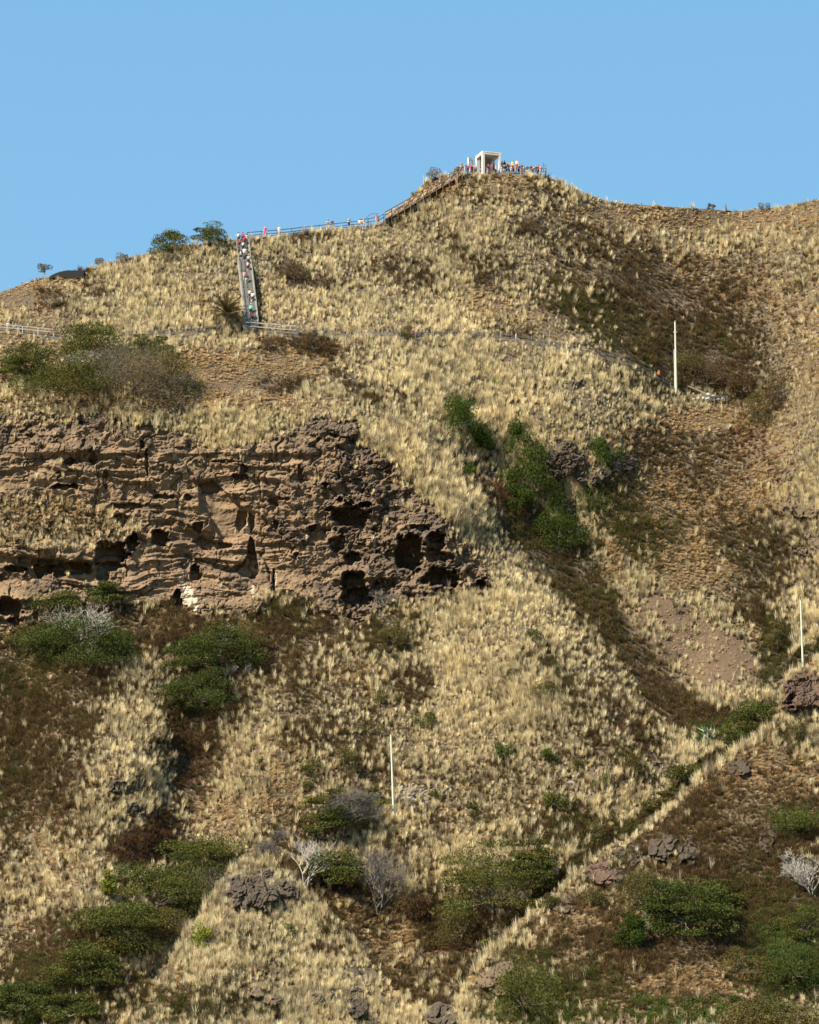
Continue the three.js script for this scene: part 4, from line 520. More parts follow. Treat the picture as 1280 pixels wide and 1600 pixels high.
[
  [148, 600, 120, 70, 'm', 'pale leafless tree inside the bench thicket', 5], [290, 606, 70, 40, 'm', 'low leafless branches at the right end of the bench thicket', 4], [125, 1030, 120, 100, 'm', 'white leafless tree at the cliff foot, left', 5], [365, 1010, 70, 50, 'm', 'leafless tree against the cliff foot, centre left', 4], [372, 1060, 50, 40, 'm', 'short white bare branches in the centre left tree', 3], [540, 1305, 130, 88, 'm', 'dense grey leafless tree left of the centre pole', 6], [478, 1392, 90, 96, 'm', 'sparse white bare tree beside the knoll outcrop', 4], [590, 1432, 110, 116, 'm', 'tall grey leafless tree right of the knoll', 5], [1270, 1400, 80, 80, 'r', 'white leafless tree at the right edge', 5], [600, 950, 50, 44, 'm', 'dark leafless bush in front of the lowest cave', 4], [205, 1480, 60, 34, 'm', 'bare grey branches in the bank of trees', 4], [270, 1405, 60, 34, 'm', 'bare branches in the wide bank tree', 4], [20, 1585, 50, 30, 'm', 'white bare branches in the bottom left corner', 3], [770, 716, 36, 30, 'm', 'grey dead branches below the upper gully bush', 4], [900, 850, 40, 34, 'm', 'dead branches beside the lowest gully bush', 4], [1010, 1460, 30, 36, 'r', 'bare stems left of the lower right tree', 3], [405, 1345, 60, 44, 'm', 'grey leafless bush behind the knoll top', 5], [445, 1320, 60, 36, 'm', 'grey leafless bush left of the dense grey tree', 5],
].forEach(([u, v, w, h, L, label, lev]) => bareTree(u, v, w, h, L, label, lev, !/dark|grey leaf|dense/.test(label)));
{ // date palm beside the stair
  const p = main(355, 510).add(V3(0, -0.4, 0.2)), T = thing('date_palm', p), g = []; T.scale.setScalar(1.22);
  const frond = (len, droop) => { const Q = []; const pts = []; for (let i = 0; i <= 8; i++) { const t = i / 8; pts.push(V3(len * (t * 0.8 + 0.2 * t * t), len * (0.75 * t - droop * t * t), 0)); } const gs = [limb(pts, 0.035, 0.01, 3)]; const P = [], I = []; for (let i = 1; i < 22; i++) { const t = i / 22, x = len * (t * 0.8 + 0.2 * t * t), y = len * (0.75 * t - droop * t * t), l = len * 0.24 * Math.sin(0.35 + t * 2.4); for (const s of [-1, 1]) { const b = P.length / 3; P.push(x, y, 0, x + 0.13, y + 0.015, 0, x + l * 0.75, y + l * 0.15, s * l * 0.6); I.push(b, b + 1, b + 2); } } const lf = new THREE.BufferGeometry(); lf.setAttribute('position', new THREE.Float32BufferAttribute(P, 3)); lf.setIndex(I); lf.computeVertexNormals(); gs.push(lf); return mergeGeometries(gs); };
  const F = [frond(3.0, 0.35), frond(2.8, 0.7), frond(2.5, 1.05)], fm = [leafMat(0.3), leafMat(0.3), leafMat(0.3)]; fm[0].color.setRGB(0.11, 0.085, 0.03); fm[1].color.setRGB(0.075, 0.062, 0.022); fm[2].color.setRGB(0.14, 0.1, 0.045);
  mesh('trunk', limb([V3(0, -0.8, 0), V3(0, 0.8, 0.05), V3(0, 1.6, 0.1)], 0.38, 0.3, 9), mat([0.12, 0.08, 0.045], 1), T);
  for (let i = 0; i < 54; i++) { const q = i % 3, o = mesh('frond', F[q], fm[(i * 7) % 3], T); o.position.set(0, 1.6, 0.1); o.rotation.set(0, i * 2.39996, [0.55, 0.2, -0.2][q] + rr(-0.2, 0.2), 'YXZ'); }
  tag(T, 'date palm with dark arching fronds beside the foot of the long stair', 'palm');
}
{ // spiky plant in the gully
  const p = main(1107, 1160), T = thing('agave_plant', p), lg = []; const shape = () => { const g = limb([V3(0, 0, 0), V3(0, 0.35, 0), V3(0, 0.9, 0)], 0.09, 0.01, 4); g.scale(1, 1, 0.5); return g; }; const g = shape(), ms = [mat([0.32, 0.38, 0.24], 0.6), mat([0.08, 0.13, 0.06], 0.7)];
  for (let i = 0; i < 70; i++) { const o = mesh('leaf', g, ms[i % 2], T), a = R() * 6.283, e = R(); o.position.set(Math.cos(a) * rr(0, 1.0), rr(0.2, 1.7), Math.sin(a) * rr(0, 0.8)); o.rotation.set(rr(-1.1, 1.1), a, rr(-1.1, 1.1)); o.scale.setScalar(rr(0.7, 1.1)); }
  const st = mesh('stem', limb([V3(0, -0.3, 0), V3(0.05, 0.8, 0), V3(0, 1.6, 0)], 0.25, 0.12, 6), barkMat, T); tag(T, 'spiky plant with pale leaf tips in the gully behind the near ridge', 'plant');
}

// ------------------------------------------------------------------ trail works: stairs, rails, walls, lookout
const unit = new THREE.BoxGeometry(1, 1, 1), cyl = new THREE.CylinderGeometry(0.5, 0.5, 1, 8);
function beam(name, a, b, t, m, parent, d = t, g = unit) { const o = mesh(name, g, m, parent), v = b.clone().sub(a), L = v.length(); o.position.copy(a).addScaledVector(v, 0.5); o.quaternion.setFromUnitVectors(upv, v.normalize()); o.scale.set(t, L, d); return o; }
function block(name, x, y, z, w, h, d, m, parent, ry = 0) { const o = mesh(name, unit, m, parent); o.position.set(x, y, z); o.scale.set(w, h, d); o.rotation.y = ry; return o; }
function railing(pts, h, gap, m, label, opts = {}) { // posts and rails along points (metres)
  const T = thing('railing', pts[0]), q = pts.map(p => p.clone().sub(pts[0])), P = [];
  let acc = 0; P.push(q[0]); for (let i = 1; i < q.length; i++) { const seg = q[i].clone().sub(q[i - 1]), L = seg.length(); let t = gap - acc; while (t < L) { P.push(q[i - 1].clone().addScaledVector(seg, t / L)); t += gap; } acc = L - (t - gap); } P.push(q[q.length - 1]);
  const tk = opts.t || 0.09;
  P.forEach(p => beam('post', p.clone().add(V3(0, -0.5, 0)), p.clone().add(V3(0, h, 0)), tk * 1.15, opts.post || m, T));
  for (const y of opts.rails || [h - 0.04, h * 0.55]) for (let i = 1; i < P.length; i++) if (P[i].distanceTo(P[i - 1]) > 0.05) beam('rail', P[i - 1].clone().add(V3(0, y, 0)), P[i].clone().add(V3(0, y, 0)), tk, m, T);
  return tag(T, label, 'railing', 'railings along the trail');
}
const trailAt = (u, lift = 0, fwd = 0) => { const v = trailLine(u)[0], p = main(u, v); return p.add(V3(0, lift, fwd)); };
const span = (a, b, n, f) => Array.from({ length: n + 1 }, (_, i) => f(lerp(a, b, i / n)));
function trailSlab(a, b, n, label, name) { // walkway with a low retaining wall on the valley side
  const L = span(a, b, n, u => trailAt(u)), P = [], I = [], U = []; for (const p of L) { const prof = [[-0.2, -1.1], [-0.05, 0.02], [-0.22, 0.02], [-0.22, -0.06], [-2.0, -0.06], [-2.0, -1.1]]; for (const [z, y] of prof) { P.push(p.x, p.y + y, p.z + z + 0.35); U.push(p.x / 2, (y - z) / 2); } }
  for (let i = 0; i < n; i++) for (let k = 0; k < 5; k++) { const a0 = i * 6 + k; I.push(a0, a0 + 6, a0 + 1, a0 + 1, a0 + 6, a0 + 7); }
  const g = new THREE.BufferGeometry(); g.setAttribute('position', new THREE.Float32BufferAttribute(P, 3)); g.setAttribute('uv', new THREE.Float32BufferAttribute(U, 2)); g.setIndex(I); const o = mesh(numbered(name), g.toNonIndexed(), M.concrete, scene); o.geometry.computeVertexNormals(); return tag(o, label, 'path', null, 'structure');
}
trailSlab(-100, 1060, 200, 'grey concrete walkway crossing the slope', 'path');
railing(span(-60, 84, 24, u => trailAt(u, 0.1, 0.2)), 1.05, 2.4, mat([0.3, 0.27, 0.22], 0.8), 'pale railing at the left edge above the thicket', { t: 0.13 });
railing(span(196, 345, 24, u => trailAt(u, 0.1, 0.2)), 1.05, 2.2, M.galv, 'grey railing between the thicket and the palm');
railing(span(381, 463, 16, u => trailAt(u, 0.1, 0.25)), 1.45, 2.0, mat([0.3, 0.3, 0.28], 0.7), 'pale railing at the foot of the long stair', { t: 0.12, post: M.galv });
railing(span(466, 800, 60, u => trailAt(u, 0.1, 0.2)), 1.0, 2.3, M.galv, 'grey railing right of the long stair foot');
railing(span(803, 1056, 50, u => trailAt(u, 0.1, 0.2)), 1.0, 2.3, M.galv, 'grey railing descending to the upper pole', { t: 0.07 });
// the long stair
{
  const foot = main(394, 514).add(V3(0, 0.1, 0.8)), top = at(378, 377, D_MAIN(378, 374) + 0.3), T = thing('long_stair', foot), e = top.clone().sub(foot), n = 66, ux = V3(1, 0, 0), wid = 1.75;
  const off = t => V3(0, 0.3 * Math.sin(t * 3.14), 0);
  for (let i = 0; i < n; i++) { const c = e.clone().multiplyScalar((i + 0.5) / n).add(off((i + 0.5) / n)); block('step', c.x, c.y - 0.25, c.z, wid, 0.5, -e.z / n * 2.4, i % 11 === 5 ? M.concrete : M.step, T); }
  for (const s of [-1, 1]) {
    const L = span(0, 1, 10, t => e.clone().multiplyScalar(t).add(off(t)).add(V3(s * (wid / 2 + 0.12), 0, 0)));
    for (let i = 0; i < 10; i++) { const o = beam('side_wall', L[i].clone().add(V3(0, -0.35, 0)), L[i + 1].clone().add(V3(0, -0.35, 0)), 0.14, M.curb, T, 0.8); }
    for (let i = 0; i <= 10; i++) beam('post', L[i].clone(), L[i].clone().add(V3(0, 1.0, 0)), 0.07, M.galv, T);
    for (let i = 0; i < 10; i++) beam('handrail', L[i].clone().add(V3(0, 1.0, 0)), L[i + 1].clone().add(V3(0, 1.0, 0)), 0.07, M.curb, T);
  }
  const L = span(0, 1, 10, t => e.clone().multiplyScalar(t).add(off(t)).add(V3(-0.35, 0, 0))); for (let i = 0; i < 10; i++) { beam('centre_rail', L[i].clone().add(V3(0, 0.95, 0)), L[i + 1].clone().add(V3(0, 0.95, 0)), 0.06, M.darkRail, T); beam('post', L[i].clone(), L[i].clone().add(V3(0, 0.95, 0)), 0.06, M.darkRail, T); }
  tag(T, 'long straight concrete stair climbing the left hill', 'stairs');
  scene.userData.stair = t => e.clone().multiplyScalar(t).add(off(t)).add(foot);
}
// crest walk from the stair top to the summit stair
const crestAt = (u, back = 0.7) => { const v = sky_line(u)[0], p = main(u, v); return p.add(V3(0, 0.05, -back)); };
railing(span(386, 560, 40, u => crestAt(u)), 1.15, 2.6, M.darkRail, 'dark railing along the skyline between the stairs', { t: 0.1, rails: [1.12, 0.62, 0.3] });
railing(span(560, 600, 10, u => crestAt(u, 0.5)), 1.3, 2.0, M.darkRail, 'short dark railing at the foot of the summit stair', { t: 0.09, rails: [1.26, 0.7] });
{
  const o = thing('arched_rail', crestAt(582, 0.4)), pts = span(0, 1, 10, t => V3(lerp(-1.3, 0.9, t), 0.9 + 1.1 * Math.sin(Math.min(1, t * 1.5) * 1.57), 0)); for (let i = 0; i < 10; i++) beam('rail', pts[i], pts[i + 1], 0.07, M.darkRail, o); beam('post', V3(-1.3, -0.4, 0), pts[0], 0.07, M.darkRail, o); beam('post', V3(0.9, -0.4, 0), pts[10], 0.07, M.darkRail, o); tag(o, 'arched dark handrail on the skyline at the summit stair foot', 'handrail');
}
const sumLine = polyline([[598, 352], [640, 328], [660, 315], [700, 291], [722, 277]]);
const sumAt = (u, fwd = 0, lift = 0) => main(u, sumLine(u)[0]).add(V3(0, lift + 0.45, fwd + 0.2));
{
  const T = thing('summit_stair', sumAt(602, 0.9)), o0 = T.position.clone(), a = sumAt(602, 0.9).sub(o0), b = sumAt(722, 0.5).sub(o0), n = 40;
  const pt = t => sumAt(lerp(602, 722, t), lerp(0.9, 0.5, t)).sub(o0);
  for (let i = 0; i < n; i++) { const p = pt((i + 0.5) / n); block('step', p.x, p.y - 0.05, p.z - 0.5, 0.42, 0.2, 1.5, i % 5 ? M.panel : M.concrete, T); }
  for (let i = 0; i < 12; i++) beam('stringer', pt(i / 12).add(V3(0, -0.25, 0.27)), pt((i + 1) / 12).add(V3(0, -0.25, 0.27)), 0.12, M.rust, T, 0.1);
  for (let i = 0; i <= 12; i++) { const p = pt(i / 12); beam('post', p.clone().add(V3(0, -1.2, 0.3)), p.clone().add(V3(0, 1.15, 0.3)), 0.1, M.rust, T); }
  for (const y of [1.12, 0.6]) for (let i = 0; i < 12; i++) beam('handrail', pt(i / 12).add(V3(0, y, 0.3)), pt((i + 1) / 12).add(V3(0, y, 0.3)), 0.11, M.rust, T);
  for (let i = 0; i < 12; i++) beam('back_rail', pt(i / 12).add(V3(0, 1.5, -1.2)), pt((i + 1) / 12).add(V3(0, 1.5, -1.2)), 0.09, M.darkRail, T);
  for (let i = 0; i <= 12; i += 2) { const p = pt(i / 12); beam('post', p.clone().add(V3(0, -0.3, -1.2)), p.clone().add(V3(0, 1.5, -1.2)), 0.08, M.rust, T); }
  tag(T, 'summit stair with brown railings climbing to the lookout', 'stairs');
  const W = thing('retaining_wall', sumAt(604, 0)), w0 = W.position.clone(); for (let i = 0; i < 9; i++) { const p = sumAt(lerp(604, 690, (i + 0.5) / 9), -0.75).sub(w0); block('wall_block', p.x, p.y + 0.3, p.z, 0.99, 1.9, 0.3, M.tanWall, W); } tag(W, 'tan stone retaining wall behind the summit stair', 'wall');
}
// lookout
const deckY = at(770, 273.5, 503.5).y;
{
  const D0 = at(720, 276, 503.2), D1 = at(852, 276, 503.2), T = thing('lookout_deck', V3((D0.x + D1.x) / 2, deckY, -506)); block('slab', 0, -0.6, 0, D1.x - D0.x, 1.2, 6, M.concrete, T); block('upper_slab', at(800, 262, 506).x - T.position.x, 0.55, -1.4, 3.4, 1.1, 2.8, M.concrete, T); tag(T, 'concrete lookout deck on the summit', 'deck');
  railing([V3(at(783, 0, 503).x, deckY, -503.4), V3(at(852, 0, 503).x, deckY, -503.4)], 1.1, 1.7, M.darkRail, 'dark railing along the front of the summit deck', { t: 0.07, rails: [1.07, 0.55] });
  railing([V3(at(785, 0, 505.8).x, deckY + 1.1, -506.1), V3(at(813, 0, 505.8).x, deckY + 1.1, -506.1)], 1.1, 1.3, M.darkRail, 'dark railing of the raised summit platform', { t: 0.07, rails: [1.07, 0.55] });
  const S = thing('gate_post', V3(at(849, 0, 503).x, deckY, -503.7)); block('post', -0.18, 1.0, 0, 0.12, 2.3, 0.12, M.galv, S); block('post', 0.14, 0.9, 0, 0.14, 2.0, 0.14, M.panel, S); block('cap', -0.02, 1.6, 0, 0.3, 0.08, 0.1, M.galv, S); tag(S, 'tall grey double post at the right end of the summit deck', 'post');
  // open pavilion
  const B = thing('lookout_shelter', V3(at(763.5, 276, 504).x, deckY, -505), 0.32), H = 3.95, W = 3.25, L = 3.3, c = 0.42;
  for (const [x, z] of [[-1, 1], [1, 1], [-1, -1], [1, -1]]) block('column', x * (W / 2 - c / 2), (H - 0.5) / 2 - 0.3, z * (L / 2 - c / 2), x > 0 ? 0.3 : c, H - 0.5 + 0.6, c, M.white, B);
  block('front_beam', 0, H - 0.25, L / 2 - c / 2, W, 0.5, c + 0.02, M.white, B); block('rear_beam', 0, H - 0.25, -L / 2 + c / 2, W, 0.5, c + 0.02, M.white, B);
  for (const x of [-1, 1]) block('side_beam', x * (W / 2 - c / 2), H - 0.25, 0, c + 0.02, 0.496, L - 2 * c - 0.03, M.white, B);
  block('roof', 0, H - 0.02, 0, W - 2 * c - 0.06, 0.12, L - 2 * c - 0.06, M.white, B); block('back_wall', -0.25, 1.7, -0.5, 2.1, 3.4, 0.12, M.panel, B); block('sill_wall', 0.2, 0.4, L / 2 - 0.6, 1.6, 0.9, 0.15, M.panel, B);
  const SG = mesh('sign_lettering', new THREE.BoxGeometry(0.001, 0.001, 0.001), M.letter, B); SG.position.set(0, H - 0.22, L / 2 + 0.018);
  let x = -1.15; for (let i = 0; i < 15; i++) { const emblem = i === 7; block(emblem ? 'emblem' : 'letter', x - 0, 0, 0, emblem ? 0.14 : rr(0.06, 0.1), emblem ? 0.2 : rr(0.12, 0.16), 0.02, emblem ? M.darkRail : M.letter, SG); x += emblem ? 0.24 : 0.16; if (i === 6) x += 0.06; }
  tag(B, 'white open concrete shelter on the summit', 'shelter');
  const A = thing('side_portal', V3(at(736, 276, 505).x, deckY, -505.9), 0.6); for (const k of [-1, 1]) block('column', k * 0.42, 1.55, 0, 0.26, 3.4, 0.35, M.white, A); block('lintel', 0, 3.42, 0, 1.1, 0.36, 0.36, M.white, A); tag(A, 'lower white portal at the left of the summit shelter', 'portal');
}
{ // bunker roof on the left skyline
  const p = at(106, 429, D_MAIN(106, 432) - 0.9), T = thing('bunker_roof', p); const sh = new THREE.Shape(); sh.moveTo(-2.9, -0.55); sh.quadraticCurveTo(-1.4, 0.45, 0.2, 0.5); sh.lineTo(2.6, 0.5); sh.lineTo(2.4, -0.75); sh.lineTo(-1.5, -0.6); sh.lineTo(-2.9, -0.7);
  const g = new THREE.ExtrudeGeometry(sh, { depth: 3, bevelEnabled: true, bevelSize: 0.04, bevelThickness: 0.04, bevelSegments: 1 }); const o = mesh('roof_slab', g, M.darkSlab, T); o.position.set(0, 0, -2.5); block('edge_strip', 1.1, 0.58, -1, 3.0, 0.08, 2.4, M.panel, T); tag(T, 'dark curved bunker roof on the left skyline', 'bunker');
}
// poles
[[1057, 617, 1055, 503, 'm', 0.34, 'upper pale green utility pole above the path end'], [616, 1280, 611, 1148, 'm', 0.3, 'pale green utility pole at lower centre'], [1256, 1052, 1251, 938, 'r', 0.26, 'pale green utility pole at the right edge']].forEach(([u, v, u2, v2, L, r, label], i) => {
  const p = i === 2 ? ridge(1256, crestR(1256)[0] + 6).add(V3(0, 0, -0.5)) : GROUND[L](u, v), T = thing('utility_pole', p), D = EYE.z - p.z, top = at(u2, v2, D).sub(p), Hh = top.length();
  beam('shaft', V3(0, -1, 0), top, 1, M.pole, T, 1, new THREE.CylinderGeometry(r * 0.36, r * 0.58, 1, 14)); const c = top.clone(); block('cap', c.x, c.y + 0.08, c.z, 0.16, 0.3, 0.16, M.panel, T);
  const arm = top.clone().multiplyScalar(i === 0 ? 0.86 : 0.9); for (const s of [-1, 1]) block('insulator', arm.x + s * 0.24, arm.y, arm.z, 0.08, 0.16, 0.1, M.white, T); block('bracket', arm.x, arm.y, arm.z + 0.02, 0.42, 0.06, 0.1, M.galv, T);
  if (i === 0) beam('conduit', V3(-0.22, -0.5, 0.05), top.clone().multiplyScalar(0.62).add(V3(-0.2, 0, 0.05)), 0.16, M.pole, T, 0.16, cyl);
  for (let k = 1; k < 6; k++) { const q = top.clone().multiplyScalar(k / 7 + 0.02); block('step_bolt', q.x + 0.2, q.y, q.z, 0.16, 0.04, 0.04, M.galv, T); }
  tag(T, label, 'utility pole', 'utility poles on the slope');
});
// railed stop right of the upper pole
{
  const q = u => main(u, 630).add(V3(0, 0, 0.5)); railing([q(1096), q(1117), q(1136)], 1.05, 1.9, M.galv, 'short grey railing in front of the heap of pale blocks', { t: 0.11, rails: [1.0, 0.5] });
  const a = main(1074, 612), b = main(1103, 624), T = thing('sloping_handrail', a); beam('rail', V3(0, 0.9, 0.2), b.clone().sub(a).add(V3(0, 0.9, 0.2)), 0.14, M.curb, T); beam('post', V3(0, -0.3, 0.2), V3(0, 0.9, 0.2), 0.1, M.curb, T); beam('post', b.clone().sub(a).add(V3(0, -0.3, 0.2)), b.clone().sub(a).add(V3(0, 0.9, 0.2)), 0.1, M.curb, T); tag(T, 'pale handrail sloping down to the heap of pale blocks', 'handrail');
  [[1083, 627, 0.6, 'leftmost pale block of the heap behind the short railing'], [1091, 625, 0.55, 'second pale block from the left in the railed heap'], [1099, 624, 0.5, 'third pale block from the left in the railed heap'], [1107, 620, 0.75, 'tallest pale block on top of the railed heap'], [1106, 628, 0.9, 'widest pale block at the front of the railed heap'], [1116, 622, 0.7, 'pale block right of the tallest in the railed heap'], [1122, 627, 0.5, 'small pale block right of centre in the railed heap'], [1131, 628, 0.8, 'rightmost pale block of the railed heap']].forEach(([u, v, s, label], i) => { const o = mesh(numbered('pale_block'), rockGeo(s * 1.2, s, s, 40 + i * 3, [0.45, 0.44, 0.42], 18), M.rock, scene); o.position.copy(main(u, v)).add(V3(0, s * 0.3, 0.25)); tag(o, label, 'stone block', 'pale blocks behind the short railing'); });
  const sp = thing('marker_post', main(1048, 616)); block('post', 0, 0.7, 0.1, 0.1, 2.0, 0.1, M.galv, sp); block('cap', 0, 1.72, 0.1, 0.16, 0.1, 0.16, M.curb, sp); tag(sp, 'thin grey marker post left of the upper pole', 'post');
}

// ------------------------------------------------------------------ people
const cap = (p, a, b, ra, rb) => { const ab = [b[0] - a[0], b[1] - a[1], b[2] - a[2]], ap = [p[0] - a[0], p[1] - a[1], p[2] - a[2]], t = clamp((ab[0] * ap[0] + ab[1] * ap[1] + ab[2] * ap[2]) / (ab[0] ** 2 + ab[1] ** 2 + ab[2] ** 2 + 1e-9), 0, 1); return Math.hypot(ap[0] - ab[0] * t, ap[1] - ab[1] * t, ap[2] - ab[2] * t) - lerp(ra, rb, t); };
function mould(bones, k = 0.045, res = 54) {
  const mc = new MarchingCubes(res, undefined, false, false, 20000), h = res / 2; mc.isolation = 0; const p = [0, 0, 0];
  for (let z = 0, i = 0; z < res; z++) for (let y = 0; y < res; y++) for (let x = 0; x < res; x++, i++) { p[0] = (x - h) / h; p[1] = (y - h) / h + 0.9; p[2] = (z - h) / h; let d = 9; for (const [a, b, ra, rb] of bones) { const e = cap(p, a, b, ra, rb), hh = Math.max(k - Math.abs(d - e), 0) / k; d = Math.min(d, e) - hh * hh * k * 0.25; } mc.field[i] = -d; }
  mc.update(); const n = mc.count !== undefined ? mc.count : mc.geometry.drawRange.count, P = mc.positionArray.slice(0, n * 3), N = mc.normalArray.slice(0, n * 3); for (let i = 0; i < n; i++) P[i * 3 + 1] += 0.9;
  const g = new THREE.BufferGeometry(); g.setAttribute('position', new THREE.BufferAttribute(P, 3)); const m = mergeVertices(g, 1e-4); m.computeVertexNormals(); return m;
}
const mirror = (p, s) => [p[0] * s, p[1], p[2]];
function figure({ hipY = 0.93, knee, foot, elbow, hand, leanZ = 0 }) {
  const sh = s => [0.175 * s, hipY + 0.5, leanZ], chest = [0, hipY + 0.42, leanZ], pel = [0, hipY + 0.03, 0], head = [0, hipY + 0.73, leanZ * 1.3 + 0.02], body = [], top = [], legs = [];
  const torso = [[pel, chest, 0.125, 0.135], [sh(-1), sh(1), 0.07, 0.07], [[-0.06, hipY, 0], [0.06, hipY, 0], 0.12, 0.12]]; body.push(...torso, [chest, head, 0.06, 0.05], [head, [0, hipY + 0.76, leanZ * 1.3], 0.098, 0.1], [[0, hipY + 0.7, leanZ * 1.3 + 0.1], [0, hipY + 0.73, leanZ * 1.3 + 0.09], 0.02, 0.015]);
  for (const s of [0, 1]) { const sg = s ? 1 : -1, hip = [0.09 * sg, hipY, 0], kn = knee[s], ft = foot[s], el = elbow[s], ha = hand[s]; body.push([hip, kn, 0.088, 0.06], [kn, ft, 0.056, 0.038], [ft, [ft[0], ft[1] - 0.03, ft[2] + 0.15], 0.045, 0.035], [sh(sg), el, 0.05, 0.04], [el, ha, 0.038, 0.027], [ha, [ha[0] * 1.02, ha[1] - 0.1, ha[2] + 0.02], 0.03, 0.02]); legs.push([hip, [lerp(hip[0], kn[0], 0.85), lerp(hip[1], kn[1], 0.85), lerp(hip[2], kn[2], 0.85)], 0.105, 0.085]); top.push([sh(sg), [lerp(sh(sg)[0], el[0], 0.75), lerp(sh(sg)[1], el[1], 0.75), lerp(sh(sg)[2], el[2], 0.75)], 0.07, 0.06]); }
  return { body: mould(body, 0.04), top: mould([[[0, hipY + 0.1, 0], chest, 0.145, 0.152], [[-0.07, hipY + 0.12, 0], [0.07, hipY + 0.12, 0], 0.125, 0.125], [sh(-1), sh(1), 0.082, 0.082], ...top], 0.05), bottoms: mould([[[-0.07, hipY, 0], [0.07, hipY, 0], 0.135, 0.135], ...legs], 0.04), hair: mould([[[0, hipY + 0.76, leanZ * 1.3 - 0.025], [0, hipY + 0.8, leanZ * 1.3 - 0.01], 0.112, 0.1]], 0.01), head: [0, hipY + 0.83, leanZ * 1.3], back: [0, hipY + 0.33, leanZ * 0.8 - 0.2] };
}
const LR = p => [mirror(p, -1), p];
const FIG = {
  stand: figure({ knee: LR([0.1, 0.5, 0.03]), foot: LR([0.11, 0.08, -0.02]), elbow: LR([0.25, 1.16, -0.03]), hand: LR([0.25, 0.92, 0.08]) }),
  climb: figure({ leanZ: 0.12, knee: [[-0.1, 0.66, 0.3], [0.1, 0.5, 0.0]], foot: [[-0.1, 0.28, 0.26], [0.1, 0.08, -0.1]], elbow: [[-0.26, 1.18, 0.02], [0.27, 1.17, 0.1]], hand: [[-0.26, 1.0, 0.22], [0.3, 1.02, 0.3]] }),
  photo: figure({ knee: LR([0.12, 0.5, 0.03]), foot: LR([0.14, 0.08, 0]), elbow: LR([0.34, 1.36, 0.12]), hand: LR([0.09, 1.62, 0.2]) }),
  lean: figure({ leanZ: 0.2, hipY: 0.91, knee: LR([0.1, 0.5, 0.02]), foot: LR([0.12, 0.08, -0.05]), elbow: LR([0.27, 1.12, 0.3]), hand: LR([0.16, 1.08, 0.5]) }),
  sit: figure({ hipY: 0.5, knee: LR([0.13, 0.52, 0.42]), foot: LR([0.13, 0.09, 0.42]), elbow: LR([0.25, 0.74, 0.1]), hand: LR([0.14, 0.6, 0.32]) }),
};
const COL = { white: [0.5, 0.49, 0.47], black: [0.018, 0.018, 0.022], pink: [0.55, 0.08, 0.22], rose: [0.42, 0.2, 0.2], red: [0.34, 0.03, 0.03], teal: [0.05, 0.28, 0.3], cyan: [0.08, 0.34, 0.44], green: [0.08, 0.5, 0.36], yellow: [0.55, 0.4, 0.04], orange: [0.8, 0.12, 0.03], grey: [0.25, 0.25, 0.26], navy: [0.03, 0.045, 0.1], blue: [0.2, 0.36, 0.62], tan: [0.45, 0.33, 0.2], peach: [0.65, 0.4, 0.28], maroon: [0.22, 0.03, 0.05], mint: [0.3, 0.62, 0.5] };
const cm = {}; const cloth = c => cm[c] ??= mat(COL[c], 0.9); const skins = [[0.48, 0.28, 0.18], [0.36, 0.2, 0.125], [0.55, 0.34, 0.24]].map(c => mat(c, 0.7)), hairs = [mat([0.012, 0.009, 0.008], 0.6), mat([0.05, 0.03, 0.018], 0.6)];
const packGeo = new THREE.CapsuleGeometry(0.14, 0.22, 4, 10), brimGeo = new THREE.CylinderGeometry(0.19, 0.2, 0.025, 16), crownGeo = new THREE.SphereGeometry(0.115, 14, 8, 0, 6.283, 0, 1.6); let pc = 0;
function person(p, pose, top, bottom, yaw, label, extra = '', s = 1) {
  const f = FIG[pose], T = thing('person', p, yaw), i = pc++; T.scale.setScalar(s * (0.96 + 0.07 * ((i * 7) % 5) / 4));
  mesh('body', f.body, skins[i % 3], T); mesh('top', f.top, cloth(top), T); mesh(/black|navy/.test(bottom) ? 'trousers' : 'shorts', f.bottoms, cloth(bottom), T);
  if (extra.startsWith('hat')) { const c = cloth(extra.split(' ')[1]), b = mesh('hat', crownGeo, c, T); b.position.set(...f.head); b.position.y -= 0.02; const br = mesh('brim', brimGeo, c, b); br.position.y = 0.0; } else mesh('hair', f.hair, hairs[i % 2], T);
  if (extra.startsWith('pack')) { const b = mesh('backpack', packGeo, cloth(extra.split(' ')[1]), T); b.position.set(...f.back); }
  return tag(T, label, 'person', 'hikers on the trail');
}
const PI = Math.PI, st = scene.userData.stair; delete scene.userData.stair;
